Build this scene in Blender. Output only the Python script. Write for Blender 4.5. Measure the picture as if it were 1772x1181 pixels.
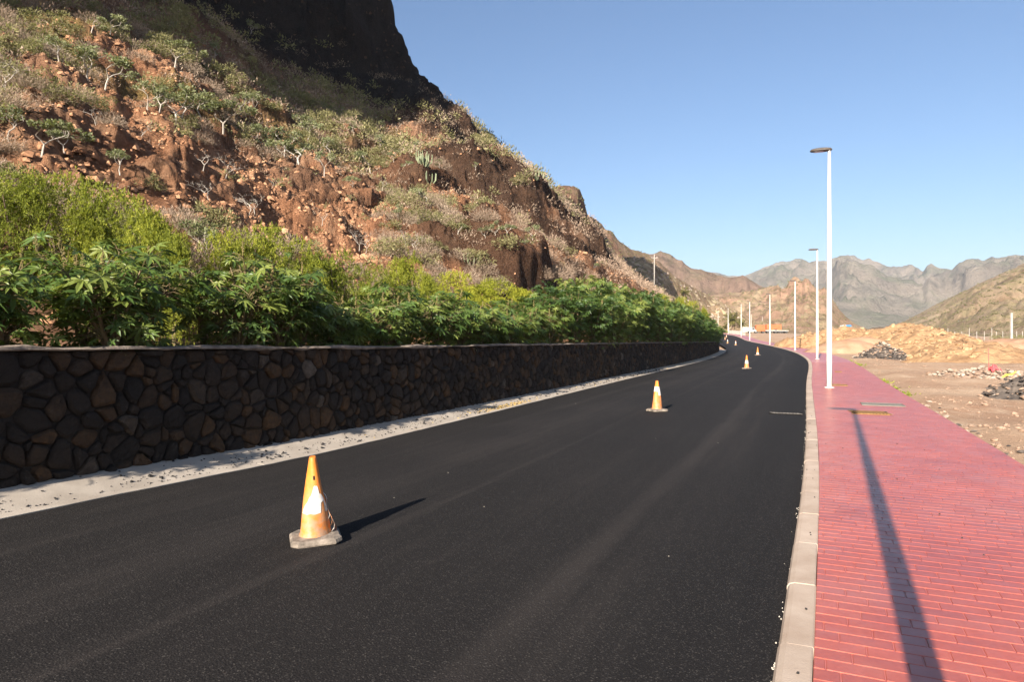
import bpy, math, random
import numpy as np
from mathutils import Vector, Matrix

# ------------------------------------------------------------------ camera, sky, sun, exposure
for _o in list(bpy.data.objects):
    bpy.data.objects.remove(_o)
SC = bpy.context.scene
COL = SC.collection
EYE = 1.75
FPX = 1181.0                      # 24 mm on a 36 mm wide frame, in pixels of the 1772 px photograph
cam_d = bpy.data.cameras.new('camera')
cam_d.lens = 24.0
cam_d.sensor_width = 36.0
cam_d.sensor_fit = 'HORIZONTAL'
cam_d.shift_y = -10.5 / 1772.0
cam_d.clip_start = 0.05
cam_d.clip_end = 12000.0
cam = bpy.data.objects.new('camera', cam_d)
cam.location = (0, 0, EYE)
cam.rotation_euler = (math.radians(90), 0, 0)
COL.objects.link(cam)
SC.camera = cam

SUN_EL = math.radians(23.0)
SUN_AZ = math.radians(25.2)       # the light travels towards this bearing (clockwise from +Y)
world = bpy.data.worlds.new('World')
SC.world = world
world.use_nodes = True
wn = world.node_tree
bg = wn.nodes['Background']
sky = wn.nodes.new('ShaderNodeTexSky')
sky.sky_type = 'NISHITA'
sky.sun_disc = False
sky.sun_elevation = SUN_EL
sky.sun_rotation = SUN_AZ + math.pi
sky.altitude = 60
sky.air_density = 1.0
sky.dust_density = 1.5
sky.ozone_density = 4.5
wn.links.new(sky.outputs['Color'], bg.inputs['Color'])
bg.inputs['Strength'].default_value = 0.05
sun_d = bpy.data.lights.new('sun', 'SUN')
sun_d.energy = 5.0
sun_d.angle = math.radians(0.42)
sun_d.color = (1.0, 0.91, 0.79)
sun = bpy.data.objects.new('sun', sun_d)
LDIR = Vector((math.sin(SUN_AZ) * math.cos(SUN_EL), math.cos(SUN_AZ) * math.cos(SUN_EL), -math.sin(SUN_EL)))
sun.rotation_euler = LDIR.to_track_quat('-Z', 'Y').to_euler()
sun.location = (-60, -120, 80)
COL.objects.link(sun)
SC.view_settings.view_transform = 'Standard'
SC.view_settings.look = 'None'
SC.view_settings.exposure = 1.68
SC.view_settings.gamma = 1.0
SC.view_settings.use_curve_mapping = False
SC.render.engine = 'CYCLES'
SC.cycles.use_denoising = True
SC.cycles.max_bounces = 6
SC.cycles.diffuse_bounces = 3
SC.cycles.glossy_bounces = 2
SC.cycles.transmission_bounces = 3
SC.cycles.transparent_max_bounces = 6
SC.cycles.volume_bounces = 0
SC.cycles.sample_clamp_indirect = 4.0

random.seed(7)
RNG = np.random.default_rng(11)
U = random.uniform

# ------------------------------------------------------------------ small maths
def smooth(a, b, x):
    q = np.clip((np.asarray(x, float) - a) / (b - a), 0, 1)
    return q * q * (3 - 2 * q)

def _h(ix, iy, iz, seed):
    n = (ix * 374761393 + iy * 668265263 + iz * 2147483647 + seed * 974634777) & 0xffffffff
    n = ((n ^ (n >> 13)) * 1274126177) & 0xffffffff
    n = ((n ^ (n >> 16)) * 2246822519) & 0xffffffff
    return ((n ^ (n >> 15)) & 0xffff) / 32767.5 - 1.0

def vnoise(x, y, z, seed=0):
    x = np.asarray(x, float); y = np.asarray(y, float); z = np.asarray(z, float) + 0 * x
    x0 = np.floor(x).astype(np.int64); y0 = np.floor(y).astype(np.int64); z0 = np.floor(z).astype(np.int64)
    fx = x - x0; fy = y - y0; fz = z - z0
    fx = fx * fx * (3 - 2 * fx); fy = fy * fy * (3 - 2 * fy); fz = fz * fz * (3 - 2 * fz)
    r = 0
    for a in (0, 1):
        wx = fx if a else 1 - fx
        for b in (0, 1):
            wy = fy if b else 1 - fy
            for c in (0, 1):
                wz = fz if c else 1 - fz
                r = r + wx * wy * wz * _h(x0 + a, y0 + b, z0 + c, seed)
    return r

def fbm(x, y, z=0.0, octv=4, seed=0, gain=0.5):
    r = 0; a = 1.0; f = 1.0
    for i in range(octv):
        r = r + a * vnoise(np.asarray(x) * f + 17.3 * i, np.asarray(y) * f - 9.1 * i, np.asarray(z) * f, seed + i)
        a *= gain; f *= 2.03
    return r

def gp(px, py, z=0.0):
    """ground point seen at a pixel of the photograph, on the level z"""
    d = (EYE - z) * FPX / (py - 580.0)
    return ((px - 886.0) / FPX * d, d)

# ------------------------------------------------------------------ objects
def mesh_np(name, V, F, mat=None, smooth_sh=False):
    me = bpy.data.meshes.new(name)
    if isinstance(F, np.ndarray):
        V = np.asarray(V, np.float32).reshape(-1, 3)
        nf, k = F.shape
        me.vertices.add(len(V)); me.vertices.foreach_set('co', V.ravel())
        me.loops.add(nf * k); me.loops.foreach_set('vertex_index', F.astype(np.int32).ravel())
        me.polygons.add(nf)
        me.polygons.foreach_set('loop_start', np.arange(0, nf * k, k, dtype=np.int32))
        me.update(calc_edges=True)
        me.validate()
    else:
        me.from_pydata([tuple(v) for v in V], [], F)
        me.update()
    me.polygons.foreach_set('use_smooth', [bool(smooth_sh)] * len(me.polygons))
    if mat is not None:
        me.materials.append(mat)
    return me

def add(name, me, parent=None, loc=None, rot=None, scale=None, **pr):
    o = bpy.data.objects.new(name, me)
    COL.objects.link(o)
    if parent is not None:
        o.parent = parent
    if loc is not None:
        o.location = loc
    if rot is not None:
        o.rotation_euler = rot
    if scale is not None:
        o.scale = scale if hasattr(scale, '__len__') else (scale,) * 3
    for k, v in pr.items():
        if v is not None:
            o[k] = v
    return o

def thing(name, label, category, loc=(0, 0, 0), rotz=0.0, group=None, scale=1.0):
    return add(name, None, None, loc, (0, 0, rotz), scale, label=label, category=category, group=group)

def copy_tree(o, parent=None):
    c = o.copy(); COL.objects.link(c); c.parent = parent
    for ch in o.children:
        copy_tree(ch, c)
    return c

class MB:
    """collects shapes for one mesh"""
    def __init__(self):
        self.v = []; self.f = []
    def raw(self, vs, fs):
        n = len(self.v)
        self.v.extend([tuple(p) for p in vs])
        self.f.extend([tuple(i + n for i in f) for f in fs])
    def box(self, c, s, rz=0.0, bevel=0.0):
        x, y, z = s[0] / 2, s[1] / 2, s[2] / 2
        b = min(bevel, x * .9, y * .9, z * .9)
        ca, sa = math.cos(rz), math.sin(rz)
        def P(p):
            return (c[0] + p[0] * ca - p[1] * sa, c[1] + p[0] * sa + p[1] * ca, c[2] + p[2])
        if b <= 0:
            vs = [P((i * x, j * y, k * z)) for k in (-1, 1) for j in (-1, 1) for i in (-1, 1)]
            self.raw(vs, [(0, 2, 3, 1), (4, 5, 7, 6), (0, 1, 5, 4), (2, 6, 7, 3), (0, 4, 6, 2), (1, 3, 7, 5)])
        else:
            def ring(xx, yy, zz, cc):
                return [P(p) for p in ((xx - cc, -yy, zz), (xx, -yy + cc, zz), (xx, yy - cc, zz), (xx - cc, yy, zz),
                                       (-xx + cc, yy, zz), (-xx, yy - cc, zz), (-xx, -yy + cc, zz), (-xx + cc, -yy, zz))]
            rs = [ring(x - b, y - b, -z, b * .4), ring(x, y, -z + b, b), ring(x, y, z - b, b), ring(x - b, y - b, z, b * .4)]
            vs = [p for r in rs for p in r]
            fs = [tuple(reversed(range(8))), tuple(range(24, 32))]
            for r in range(3):
                for i in range(8):
                    j = (i + 1) % 8
                    fs.append((r * 8 + i, r * 8 + j, r * 8 + 8 + j, r * 8 + 8 + i))
            self.raw(vs, fs)
    def tube(self, pts, rad, n=6, cap=True):
        pts = [Vector(p) for p in pts]
        if not hasattr(rad, '__len__'):
            rad = [rad] * len(pts)
        vs = []; fs = []
        up = Vector((0, 0, 1))
        for i, p in enumerate(pts):
            t = (pts[min(i + 1, len(pts) - 1)] - pts[max(i - 1, 0)])
            if t.length < 1e-9:
                t = Vector((0, 0, 1))
            t.normalize()
            a = t.cross(up)
            if a.length < 1e-3:
                a = t.cross(Vector((1, 0, 0)))
            a.normalize(); b = t.cross(a)
            for k in range(n):
                q = 2 * math.pi * k / n
                vs.append(p + (a * math.cos(q) + b * math.sin(q)) * rad[i])
        for i in range(len(pts) - 1):
            for k in range(n):
                l = (k + 1) % n
                fs.append((i * n + k, i * n + k + n, i * n + l + n, i * n + l))
        if cap:
            fs.append(tuple(range(n)))
            fs.append(tuple(reversed(range((len(pts) - 1) * n, len(pts) * n))))
        self.raw(vs, fs)
    def lathe(self, prof, n=16, c=(0, 0, 0)):
        vs = []; fs = []
        for r, z in prof:
            for k in range(n):
                q = 2 * math.pi * k / n
                vs.append((c[0] + r * math.cos(q), c[1] + r * math.sin(q), c[2] + z))
        for i in range(len(prof) - 1):
            for k in range(n):
                l = (k + 1) % n
                fs.append((i * n + k, i * n + l, i * n + l + n, i * n + k + n))
        fs.append(tuple(reversed(range(n))))
        fs.append(tuple(range((len(prof) - 1) * n, len(prof) * n)))
        self.raw(vs, fs)
    def mesh(self, name, mat=None, smooth_sh=False):
        return mesh_np(name, self.v, self.f, mat, smooth_sh)
    def build(self, name, mat=None, parent=None, smooth_sh=False, **kw):
        return add(name, self.mesh(name, mat, smooth_sh), parent, **kw)

# ------------------------------------------------------------------ materials
def new_mat(name):
    m = bpy.data.materials.new(name); m.use_nodes = True
    nt = m.node_tree
    return m, nt, nt.nodes['Principled BSDF']

class NT:
    def __init__(self, nt):
        self.nt = nt; self.l = nt.links.new
    def node(self, t, **kw):
        n = self.nt.nodes.new(t)
        for k, v in kw.items():
            setattr(n, k, v)
        return n
    def noise(self, vec, scale, detail=4, rough=0.55, dist=0.0):
        n = self.node('ShaderNodeTexNoise')
        n.inputs['Scale'].default_value = scale; n.inputs['Detail'].default_value = detail
        n.inputs['Roughness'].default_value = rough; n.inputs['Distortion'].default_value = dist
        if vec is not None:
            self.l(vec, n.inputs['Vector'])
        return n.outputs['Fac']
    def vor(self, vec, scale, feature='F1', out='Distance', rnd=1.0):
        n = self.node('ShaderNodeTexVoronoi', feature=feature)
        n.inputs['Scale'].default_value = scale; n.inputs['Randomness'].default_value = rnd
        if vec is not None:
            self.l(vec, n.inputs['Vector'])
        return n.outputs[out]
    def ramp(self, fac, stops, interp='LINEAR'):
        n = self.node('ShaderNodeValToRGB'); cr = n.color_ramp; cr.interpolation = interp
        while len(cr.elements) < len(stops):
            cr.elements.new(0.5)
        for e, (p, c) in zip(cr.elements, stops):
            e.position = p
            e.color = (c, c, c, 1) if not hasattr(c, '__len__') else (c[0], c[1], c[2], 1)
        self.l(fac, n.inputs['Fac'])
        return n.outputs['Color']
    def mix(self, fac, a, b, blend='MIX'):
        n = self.node('ShaderNodeMix', data_type='RGBA', blend_type=blend)
        for sock, v in ((n.inputs[0], fac), (n.inputs[6], a), (n.inputs[7], b)):
            if hasattr(v, 'is_linked'):
                self.l(v, sock)
            elif hasattr(v, '__len__'):
                sock.default_value = (v[0], v[1], v[2], 1)
            else:
                sock.default_value = v if sock.type == 'VALUE' else (v, v, v, 1)
        return n.outputs[2]
    def math(self, op, a, b=0.0, c=0.0, clamp=False):
        n = self.node('ShaderNodeMath', operation=op, use_clamp=clamp)
        for i, v in enumerate((a, b, c)):
            if hasattr(v, 'is_linked'):
                self.l(v, n.inputs[i])
            else:
                n.inputs[i].default_value = v
        return n.outputs[0]
    def bump(self, h, strength=0.5, dist=0.02, normal=None):
        n = self.node('ShaderNodeBump')
        n.inputs['Strength'].default_value = strength; n.inputs['Distance'].default_value = dist
        self.l(h, n.inputs['Height'])
        if normal is not None:
            self.l(normal, n.inputs['Normal'])
        return n.outputs['Normal']
    def coord(self, which='Object'):
        return self.node('ShaderNodeTexCoord').outputs[which]
    def pos(self):
        return self.node('ShaderNodeNewGeometry').outputs['Position']
    def attr(self, name, out='Fac'):
        n = self.node('ShaderNodeAttribute'); n.attribute_name = name
        return n.outputs[out]
    def rnd(self):
        return self.node('ShaderNodeObjectInfo').outputs['Random']
    def scale(self, vec, s):
        n = self.node('ShaderNodeMapping'); n.inputs['Scale'].default_value = s
        self.l(vec, n.inputs['Vector'])
        return n.outputs['Vector']

def simple_mat(name, c1, c2, scale=6.0, rough=0.8, bump=0.0, bscale=None, spec=0.3, coords='pos', detail=5, rnd=0.0, metallic=0.0):
    m, nt, b = new_mat(name); t = NT(nt)
    v = t.pos() if coords == 'pos' else t.coord('Object')
    f = t.noise(v, scale, detail)
    c = t.ramp(f, [(0.3, c1), (0.7, c2)])
    if rnd > 0:
        k = t.math('MULTIPLY_ADD', t.rnd(), rnd, 1 - rnd / 2)
        mm = t.node('ShaderNodeMix', data_type='RGBA', blend_type='MULTIPLY'); mm.inputs[0].default_value = 1
        cc = t.node('ShaderNodeCombineColor'); [t.l(k, cc.inputs[i]) for i in range(3)]
        t.l(c, mm.inputs[6]); t.l(cc.outputs[0], mm.inputs[7]); c = mm.outputs[2]
    t.l(c, b.inputs['Base Color'])
    b.inputs['Roughness'].default_value = rough
    b.inputs['Specular IOR Level'].default_value = spec
    b.inputs['Metallic'].default_value = metallic
    if bump > 0:
        t.l(t.bump(t.noise(v, bscale or scale * 4, 5), 0.8, bump), b.inputs['Normal'])
    return m

def leaf_mat(name, c1, c2, c3, trans=0.35, rough=0.5, nscale=9.0, spec=0.35, rnd=0.3):
    """leaf blade: colour varies from leaf clump to leaf clump, light passes through"""
    m, nt, b = new_mat(name); t = NT(nt)
    g = t.node('ShaderNodeNewGeometry')
    f = t.noise(t.pos(), nscale, 3)
    f = t.math('ADD', t.math('MULTIPLY', f, 0.6), t.math('MULTIPLY', g.outputs['Random Per Island'], 0.5))
    if rnd:
        f = t.math('ADD', f, t.math('MULTIPLY_ADD', t.rnd(), rnd, -.5 * rnd))
    c = t.ramp(f, [(0.2, c1), (0.55, c2), (0.9, c3)])
    t.l(c, b.inputs['Base Color'])
    b.inputs['Roughness'].default_value = rough
    b.inputs['Specular IOR Level'].default_value = spec
    tr = t.node('ShaderNodeBsdfTranslucent')
    t.l(t.mix(0.5, c, (0.35, 0.42, 0.05), 'MIX'), tr.inputs['Color'])
    mx = t.node('ShaderNodeMixShader'); mx.inputs[0].default_value = trans
    t.l(b.outputs[0], mx.inputs[1]); t.l(tr.outputs[0], mx.inputs[2])
    t.l(mx.outputs[0], nt.nodes['Material Output'].inputs['Surface'])
    return m
M = {}
# ------------------------------------------------------------------ the line of the road (outer edge of the right-hand kerb)
_K = np.array([(-18.3, -40), (-9.2, -20), (-4.63, -10), (1.511, 3.44), (4.23, 9.39), (10.1, 23), (21.1, 48.5), (30.9, 76),
               (38.7, 104), (45.9, 133), (53.0, 160), (61.3, 195), (70.0, 235), (82.0, 300), (93, 370)])
def _spline(P, step=0.5):
    P = np.vstack([2 * P[0] - P[1], P, 2 * P[-1] - P[-2]])
    out = []
    for i in range(1, len(P) - 2):
        p0, p1, p2, p3 = P[i - 1], P[i], P[i + 1], P[i + 2]
        n = max(2, int(np.linalg.norm(p2 - p1) / step))
        u = np.linspace(0, 1, n, endpoint=False)[:, None]
        out.append(0.5 * (2 * p1 + (p2 - p0) * u + (2 * p0 - 5 * p1 + 4 * p2 - p3) * u ** 2 + (3 * p1 - p0 - 3 * p2 + p3) * u ** 3))
    out.append(P[-2][None])
    return np.vstack(out)
_C = _spline(_K)
for _ in range(60):
    _C[1:-1] = 0.25 * _C[:-2] + 0.5 * _C[1:-1] + 0.25 * _C[2:]
_S = np.concatenate([[0], np.cumsum(np.linalg.norm(np.diff(_C, axis=0), axis=1))])
_S -= _S[np.argmin(np.linalg.norm(_C, axis=1))]
_T = np.gradient(_C, axis=0); _T /= np.linalg.norm(_T, axis=1)[:, None]

def rp(s, t):
    """point at distance s along the road and t to the left of the kerb line"""
    s = np.asarray(s, float); t = np.asarray(t, float)
    x = np.interp(s, _S, _C[:, 0]); y = np.interp(s, _S, _C[:, 1])
    tx = np.interp(s, _S, _T[:, 0]); ty = np.interp(s, _S, _T[:, 1])
    n = np.hypot(tx, ty); tx = tx / n; ty = ty / n
    return x - ty * t, y + tx * t

def heading(s):
    """angle of the road direction, about z from +X"""
    return math.atan2(float(np.interp(s, _S, _T[:, 1])), float(np.interp(s, _S, _T[:, 0])))

_D = slice(None, None, 6)
def st(x, y):
    """road coordinates of points"""
    x = np.atleast_1d(np.asarray(x, float)).ravel(); y = np.atleast_1d(np.asarray(y, float)).ravel()
    S = np.empty_like(x); T = np.empty_like(x)
    cx, cy, cs, ct = _C[_D, 0], _C[_D, 1], _S[_D], _T[_D]
    for a in range(0, len(x), 20000):
        X = x[a:a + 20000]; Y = y[a:a + 20000]
        i = np.argmin((X[:, None] - cx) ** 2 + (Y[:, None] - cy) ** 2, axis=1)
        dx = X - cx[i]; dy = Y - cy[i]
        S[a:a + 20000] = cs[i] + dx * ct[i, 0] + dy * ct[i, 1]
        T[a:a + 20000] = -dx * ct[i, 1] + dy * ct[i, 0]
    return S, T

_zs = np.array([-50, 60, 80, 95, 112, 128, 145, 165, 180, 205, 250, 330, 420.0])
_zz = np.array([0, 0, 0.02, 0.10, 0.26, 0.42, 0.68, 1.22, 1.55, 1.85, 2.40, 3.1, 3.5])
def zg(s):
    return np.interp(s, _zs, _zz)
KERB_W, ROAD_W, STRIP_W = 0.18, 6.50, 0.68
T_ROADL = KERB_W + ROAD_W
T_WALL = T_ROADL + STRIP_W
Z_WALK = 0.06
def zroad(s, t):
    return zg(s) + 0.10 * (1 - smooth(2.6, 8.8, s)) * np.clip(np.asarray(t) / T_ROADL, 0, 1)
def zwallbase(s):
    return zroad(s, T_ROADL) + np.interp(s, [-40, 9, 20, 40, 300], [0.16, 0.15, 0.09, 0.04, 0.03])
def zwalltop(s):
    return np.interp(s, [-40, 4, 10, 18, 35, 60, 75], [1.66, 1.62, 1.54, 1.48, 1.36, 1.16, 1.06])
WALL_END = 75.5

# ------------------------------------------------------------------ asphalt
def asphalt_mat():
    m, nt, b = new_mat('asphalt'); t = NT(nt)
    s, tt = t.attr('rs'), t.attr('rt')
    cmb = t.node('ShaderNodeCombineXYZ')
    t.l(t.math('MULTIPLY', s, 0.10), cmb.inputs[0]); t.l(t.math('MULTIPLY', tt, 2.2), cmb.inputs[1])
    streak = t.noise(cmb.outputs[0], 1.0, 6, 0.6)
    cmb2 = t.node('ShaderNodeCombineXYZ')
    t.l(t.math('MULTIPLY', s, 0.5), cmb2.inputs[0]); t.l(t.math('MULTIPLY', tt, 9.0), cmb2.inputs[1])
    fine = t.noise(cmb2.outputs[0], 1.0, 5, 0.65)
    def gauss(c, w, amp, wob=0.25):
        off = t.math('MULTIPLY', t.math('SUBTRACT', streak, 0.5), wob)
        q = t.math('DIVIDE', t.math('ADD', t.math('SUBTRACT', tt, c), off), w)
        return t.math('MULTIPLY', t.math('POWER', 2.718, t.math('MULTIPLY', t.math('MULTIPLY', q, q), -1)), amp)
    lane = t.math('ADD', t.math('ADD', gauss(1.62, 0.13, 0.30, 0.4), gauss(3.55, 0.08, 0.22, 0.8)), gauss(1.15, 0.35, 0.10))
    lane = t.math('ADD', lane, t.math('ADD', gauss(4.6, 0.5, 0.18, 1.0), gauss(5.6, 0.14, 0.16, 0.7)))
    lane = t.math('SUBTRACT', lane, gauss(0.5, 0.42, 0.22, 0.2))
    p = t.pos()
    big = t.noise(p, 0.35, 4)
    grain = t.noise(p, 130, 3, 0.75)
    agg = t.vor(p, 140, out='Color')
    aggv = t.node('ShaderNodeSeparateColor'); t.l(agg, aggv.inputs[0])
    speck = t.ramp(aggv.outputs[0], [(0.90, 0.0), (0.98, 1.0)])
    base = t.math('ADD', t.math('MULTIPLY', streak, 0.45), t.math('MULTIPLY', fine, 0.35))
    base = t.math('ADD', base, t.math('MULTIPLY', big, 0.35))
    base = t.math('ADD', base, t.math('MULTIPLY', lane, 0.75))
    c = t.ramp(base, [(0.25, (0.0062, 0.0057, 0.0058)), (0.6, (0.0118, 0.0105, 0.0103)), (1.0, (0.034, 0.0285, 0.026))])
    c = t.mix(t.math('MULTIPLY', t.math('SUBTRACT', grain, 0.42, clamp=True), 1.6, clamp=True), c, (0.038, 0.033, 0.031))
    c = t.mix(t.math('MULTIPLY', speck, 0.45), c, (0.10, 0.09, 0.08))
    t.l(c, b.inputs['Base Color'])
    b.inputs['Roughness'].default_value = 0.85
    b.inputs['Specular IOR Level'].default_value = 0.12
    h = t.math('ADD', t.math('MULTIPLY', grain, 0.5), t.vor(p, 80))
    t.l(t.bump(h, 0.6, 0.005), b.inputs['Normal'])
    return m
M['asphalt'] = asphalt_mat()
M['concrete'] = simple_mat('gutter_concrete', (0.29, 0.245, 0.20), (0.42, 0.365, 0.305), 2.2, 0.9, 0.004, 60)
M['kerb'] = simple_mat('kerb_concrete', (0.34, 0.255, 0.195), (0.45, 0.36, 0.29), 3.0, 0.85, 0.003, 90, rnd=0.16)
M['crumb'] = simple_mat('asphalt_crumb', (0.012, 0.011, 0.011), (0.04, 0.036, 0.034), 8, 0.85)

_ss = np.concatenate([np.arange(-25, 40, 0.5), np.arange(40, 320, 1.0)])
_tt = np.concatenate([[KERB_W - 0.01], np.linspace(KERB_W + 0.12, T_ROADL - 0.12, 13), [T_ROADL + 0.005]])
SS, TT = np.meshgrid(_ss, _tt, indexing='ij')
X, Y = rp(SS.ravel(), TT.ravel())
Z = zroad(SS.ravel(), TT.ravel()) + 0.02 * np.sin(np.clip(TT.ravel() / T_ROADL, 0, 1) * math.pi) * 0.5
V = np.stack([X, Y, Z], 1)
def grid_faces(n, m):
    i = np.arange(n - 1)[:, None] * m + np.arange(m - 1)[None]
    i = i.ravel()
    return np.stack([i, i + 1, i + m + 1, i + m], 1)
def fattr(me, name, val):
    a = me.attributes.new(name, 'FLOAT', 'POINT')
    a.data.foreach_set('value', np.asarray(val, np.float32))
me = mesh_np('road', V, grid_faces(len(_ss), len(_tt))[:, ::-1], M['asphalt'], True)
fattr(me, 'rs', SS.ravel()); fattr(me, 'rt', TT.ravel())
add('road', me, kind='structure')

def loft(name, svals, prof, mat, smooth_sh=False):
    """prof(s) -> list of (t, z); a strip swept along the road"""
    rows = []
    for s in svals:
        pr = prof(s)
        x, y = rp(np.full(len(pr), s), np.array([p[0] for p in pr]))
        rows.append(np.stack([x, y, np.array([p[1] for p in pr])], 1))
    n, m = len(rows), len(rows[0])
    F = grid_faces(n, m)
    return mesh_np(name, np.vstack(rows), F[:, ::-1], mat, smooth_sh), n, m

def loft_solid(svals, prof, mb):
    """closed swept bar with end caps, profile given as a closed loop (counter-clockwise seen along +s)"""
    rows = []
    for s in svals:
        pr = prof(s)
        x, y = rp(np.full(len(pr), s), np.array([p[0] for p in pr]))
        rows.append([(x[i], y[i], pr[i][1]) for i in range(len(pr))])
    m = len(rows[0]); vs = [p for r in rows for p in r]; fs = []
    for i in range(len(rows) - 1):
        for k in range(m):
            l = (k + 1) % m
            fs.append((i * m + k, i * m + l, i * m + m + l, i * m + m + k))
    fs.append(tuple(reversed(range(m)))); fs.append(tuple(range((len(rows) - 1) * m, len(rows) * m)))
    mb.raw(vs, fs)

# ------------------------------------------------------------------ kerb of separate stones
mb = MB()
loft_solid(np.arange(-24, 318, 2.0), lambda s: [(0.01, zg(s) - 0.2), (0.01, zg(s) + 0.030), (KERB_W - 0.012, zg(s) + 0.030), (KERB_W - 0.012, zg(s) - 0.2)], mb)
kerb = mb.build('kerb', M['kerb'], kind='structure')
s = -3.0
while s < 110:
    mb = MB(); L = 1.0 - 0.008
    dz = U(-.003, .003); dt = U(-.003, .003)
    def prof(q, dz=dz, dt=dt):
        z = zg(q) + dz
        return [(0.0 + dt, z - 0.15), (0.0 + dt, z + Z_WALK - 0.006), (0.010 + dt, z + Z_WALK + 0.001), (0.135 + dt, z + Z_WALK - 0.001),
                (0.166 + dt, z + Z_WALK - 0.012), (KERB_W + dt, z + Z_WALK - 0.035), (KERB_W + 0.004 + dt, z - 0.15)]
    loft_solid([s, s + 0.004, s + L / 2, s + L - 0.004, s + L], prof, mb)
    mb.build('kerb_stone', M['kerb'], kerb)
    s += 1.0
mb = MB()
loft_solid(np.arange(110, 318, 2.0), lambda q: [(0.0, zg(q) - 0.15), (0.0, zg(q) + Z_WALK), (0.14, zg(q) + Z_WALK), (KERB_W, zg(q) + Z_WALK - 0.03), (KERB_W, zg(q) - 0.15)], mb)
mb.build('kerb_run', M['kerb'], kerb)

# ------------------------------------------------------------------ gutter of cast concrete slabs on the left
mb = MB()
loft_solid(np.arange(-24, 84, 2.0), lambda q: [(T_ROADL - .01, zroad(q, T_ROADL) - 0.2), (T_WALL + .06, zroad(q, T_ROADL) - 0.2), (T_WALL + .06, zwallbase(q) - 0.02), (T_ROADL - .01, zroad(q, T_ROADL) - 0.012)][::-1], mb)
gutter = mb.build('gutter', M['concrete'], kind='structure')
_rag = {}
def edge_jit(q):
    return 0.012 * float(fbm(q * 2.3, 3.1, 0, 3, 5))
s = -1.2
GUT_END = 80.0
while s < GUT_END:
    mb = MB(); e = min(s + 4.0 - 0.014, GUT_END)
    def prof(q):
        z0 = float(zroad(q, T_ROADL)); z1 = float(zwallbase(q)); j = edge_jit(q)
        w = STRIP_W
        if q > 70:      # the strip swells into a rounded nose at the far end of the wall
            pass
        return [(T_ROADL - 0.01 + j, z0 - 0.1), (T_ROADL - 0.01 + j, z0 + 0.008), (T_ROADL + 0.01 + j, z0 + 0.014),
                (T_ROADL + 0.10 + j * .6, z0 + 0.018), (T_ROADL + 0.13, z0 + 0.012), (T_ROADL + 0.4, z0 + (z1 - z0) * .5),
                (T_WALL + 0.05, z1), (T_WALL + 0.05, z0 - 0.1)][::-1]
    loft_solid(np.linspace(s, e, 21), prof, mb)
    mb.build('gutter_slab', M['concrete'], gutter)
    s += 4.0
# rounded nose of the gutter past the end of the wall
mb = MB()
pts = []
for k in range(13):
    a = math.pi * k / 12
    pts.append((80.0 + 2.2 * math.sin(a), T_ROADL + 0.55 - 0.56 * math.cos(a)))
top = []; bot = []
for q, tt_ in pts:
    x, y = rp(q, tt_); top.append((float(x), float(y), float(zg(q)) + 0.02)); bot.append((float(x), float(y), float(zg(q)) - 0.1))
n = len(top)
mb.raw(top + bot, [tuple(reversed(range(n)))] + [(i, i + 1, n + i + 1, n + i) for i in range(n - 1)])
mb.build('gutter_nose', M['concrete'], gutter)

# crumbs of asphalt, grit and dry leaves lying on the gutter
def scatter_chips(name, items, mat, parent=None, **kw):
    vs = []; fs = []
    for (x, y, z, r) in items:
        n = len(vs); a0 = U(0, 6.28)
        k = 5
        for i in range(k):
            a = a0 + i * 6.283 / k + U(-.3, .3); q = r * U(.7, 1.2)
            vs.append((x + q * math.cos(a), y + q * math.sin(a), z - 0.002))
        for i in range(k):
            a = a0 + i * 6.283 / k + U(-.3, .3); q = r * U(.35, .7)
            vs.append((x + q * math.cos(a), y + q * math.sin(a), z + r * U(.5, 1.0)))
        for i in range(k):
            j = (i + 1) % k
            fs.append((n + i, n + j, n + k + j, n + k + i))
        fs.append(tuple(n + k + i for i in range(k)))
    return add(name, mesh_np(name, vs, fs, mat), parent, **kw)
def gutz(q, t):
    z0 = float(zroad(q, T_ROADL)); z1 = float(zwallbase(q))
    if t < T_ROADL + .13:
        return z0 + .016
    f = (t - T_ROADL - .13) / .27
    if f < 1:
        return z0 + .012 + (z0 + (z1 - z0) * .5 - z0 - .012) * f
    return z0 + (z1 - z0) * (.5 + .5 * (t - T_ROADL - .4) / (STRIP_W - .35))
it = []
for i in range(1500):
    q = 1.5 + (U(0, 1) ** 1.6) * 34
    t = T_ROADL + 0.12 + min(abs(random.gauss(0, .16)) * (2.4 if random.random() < .3 else 1), .52)
    x, y = rp(q, t)
    dens = float(fbm(q * 0.9, t * 2, 0, 3, 3))
    if dens < -0.15 and random.random() < .75:
        continue
    r = min(.004 + random.expovariate(1 / .0045), .03) * (1 + q / 35)
    it.append((float(x), float(y), gutz(q, t), r))
scatter_chips('asphalt_crumbs', it, M['crumb'], label='black asphalt crumbs spilled over the pale concrete gutter', category='crumbs', kind='stuff')
# a few crumbs on the pavement
it = []
for i in range(46):
    q = U(3, 16); t = -U(.05, 2.0) if i > 18 else U(0.02, .15)
    x, y = rp(q, t)
    it.append((float(x), float(y), float(zg(q)) + Z_WALK + .006, U(.004, .011)))
scatter_chips('pavement_grit', it, M['crumb'], label='dark grit lying loose on the red pavement and kerb', category='grit', kind='stuff')
# small light chips on the asphalt
M['chip'] = simple_mat('pale_chip', (0.35, 0.31, 0.26), (0.55, 0.5, 0.43), 5, 0.9)
it = []
for i in range(12):
    q = 2 + U(0, 1) ** 1.5 * 26; t = U(.4, 6.4)
    x, y = rp(q, t)
    it.append((float(x), float(y), float(zroad(q, t)) + .008, U(.003, .008)))
scatter_chips('road_chips', it, M['chip'], label='tiny pale stone chips strewn on the new asphalt', category='chips', kind='stuff')

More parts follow.
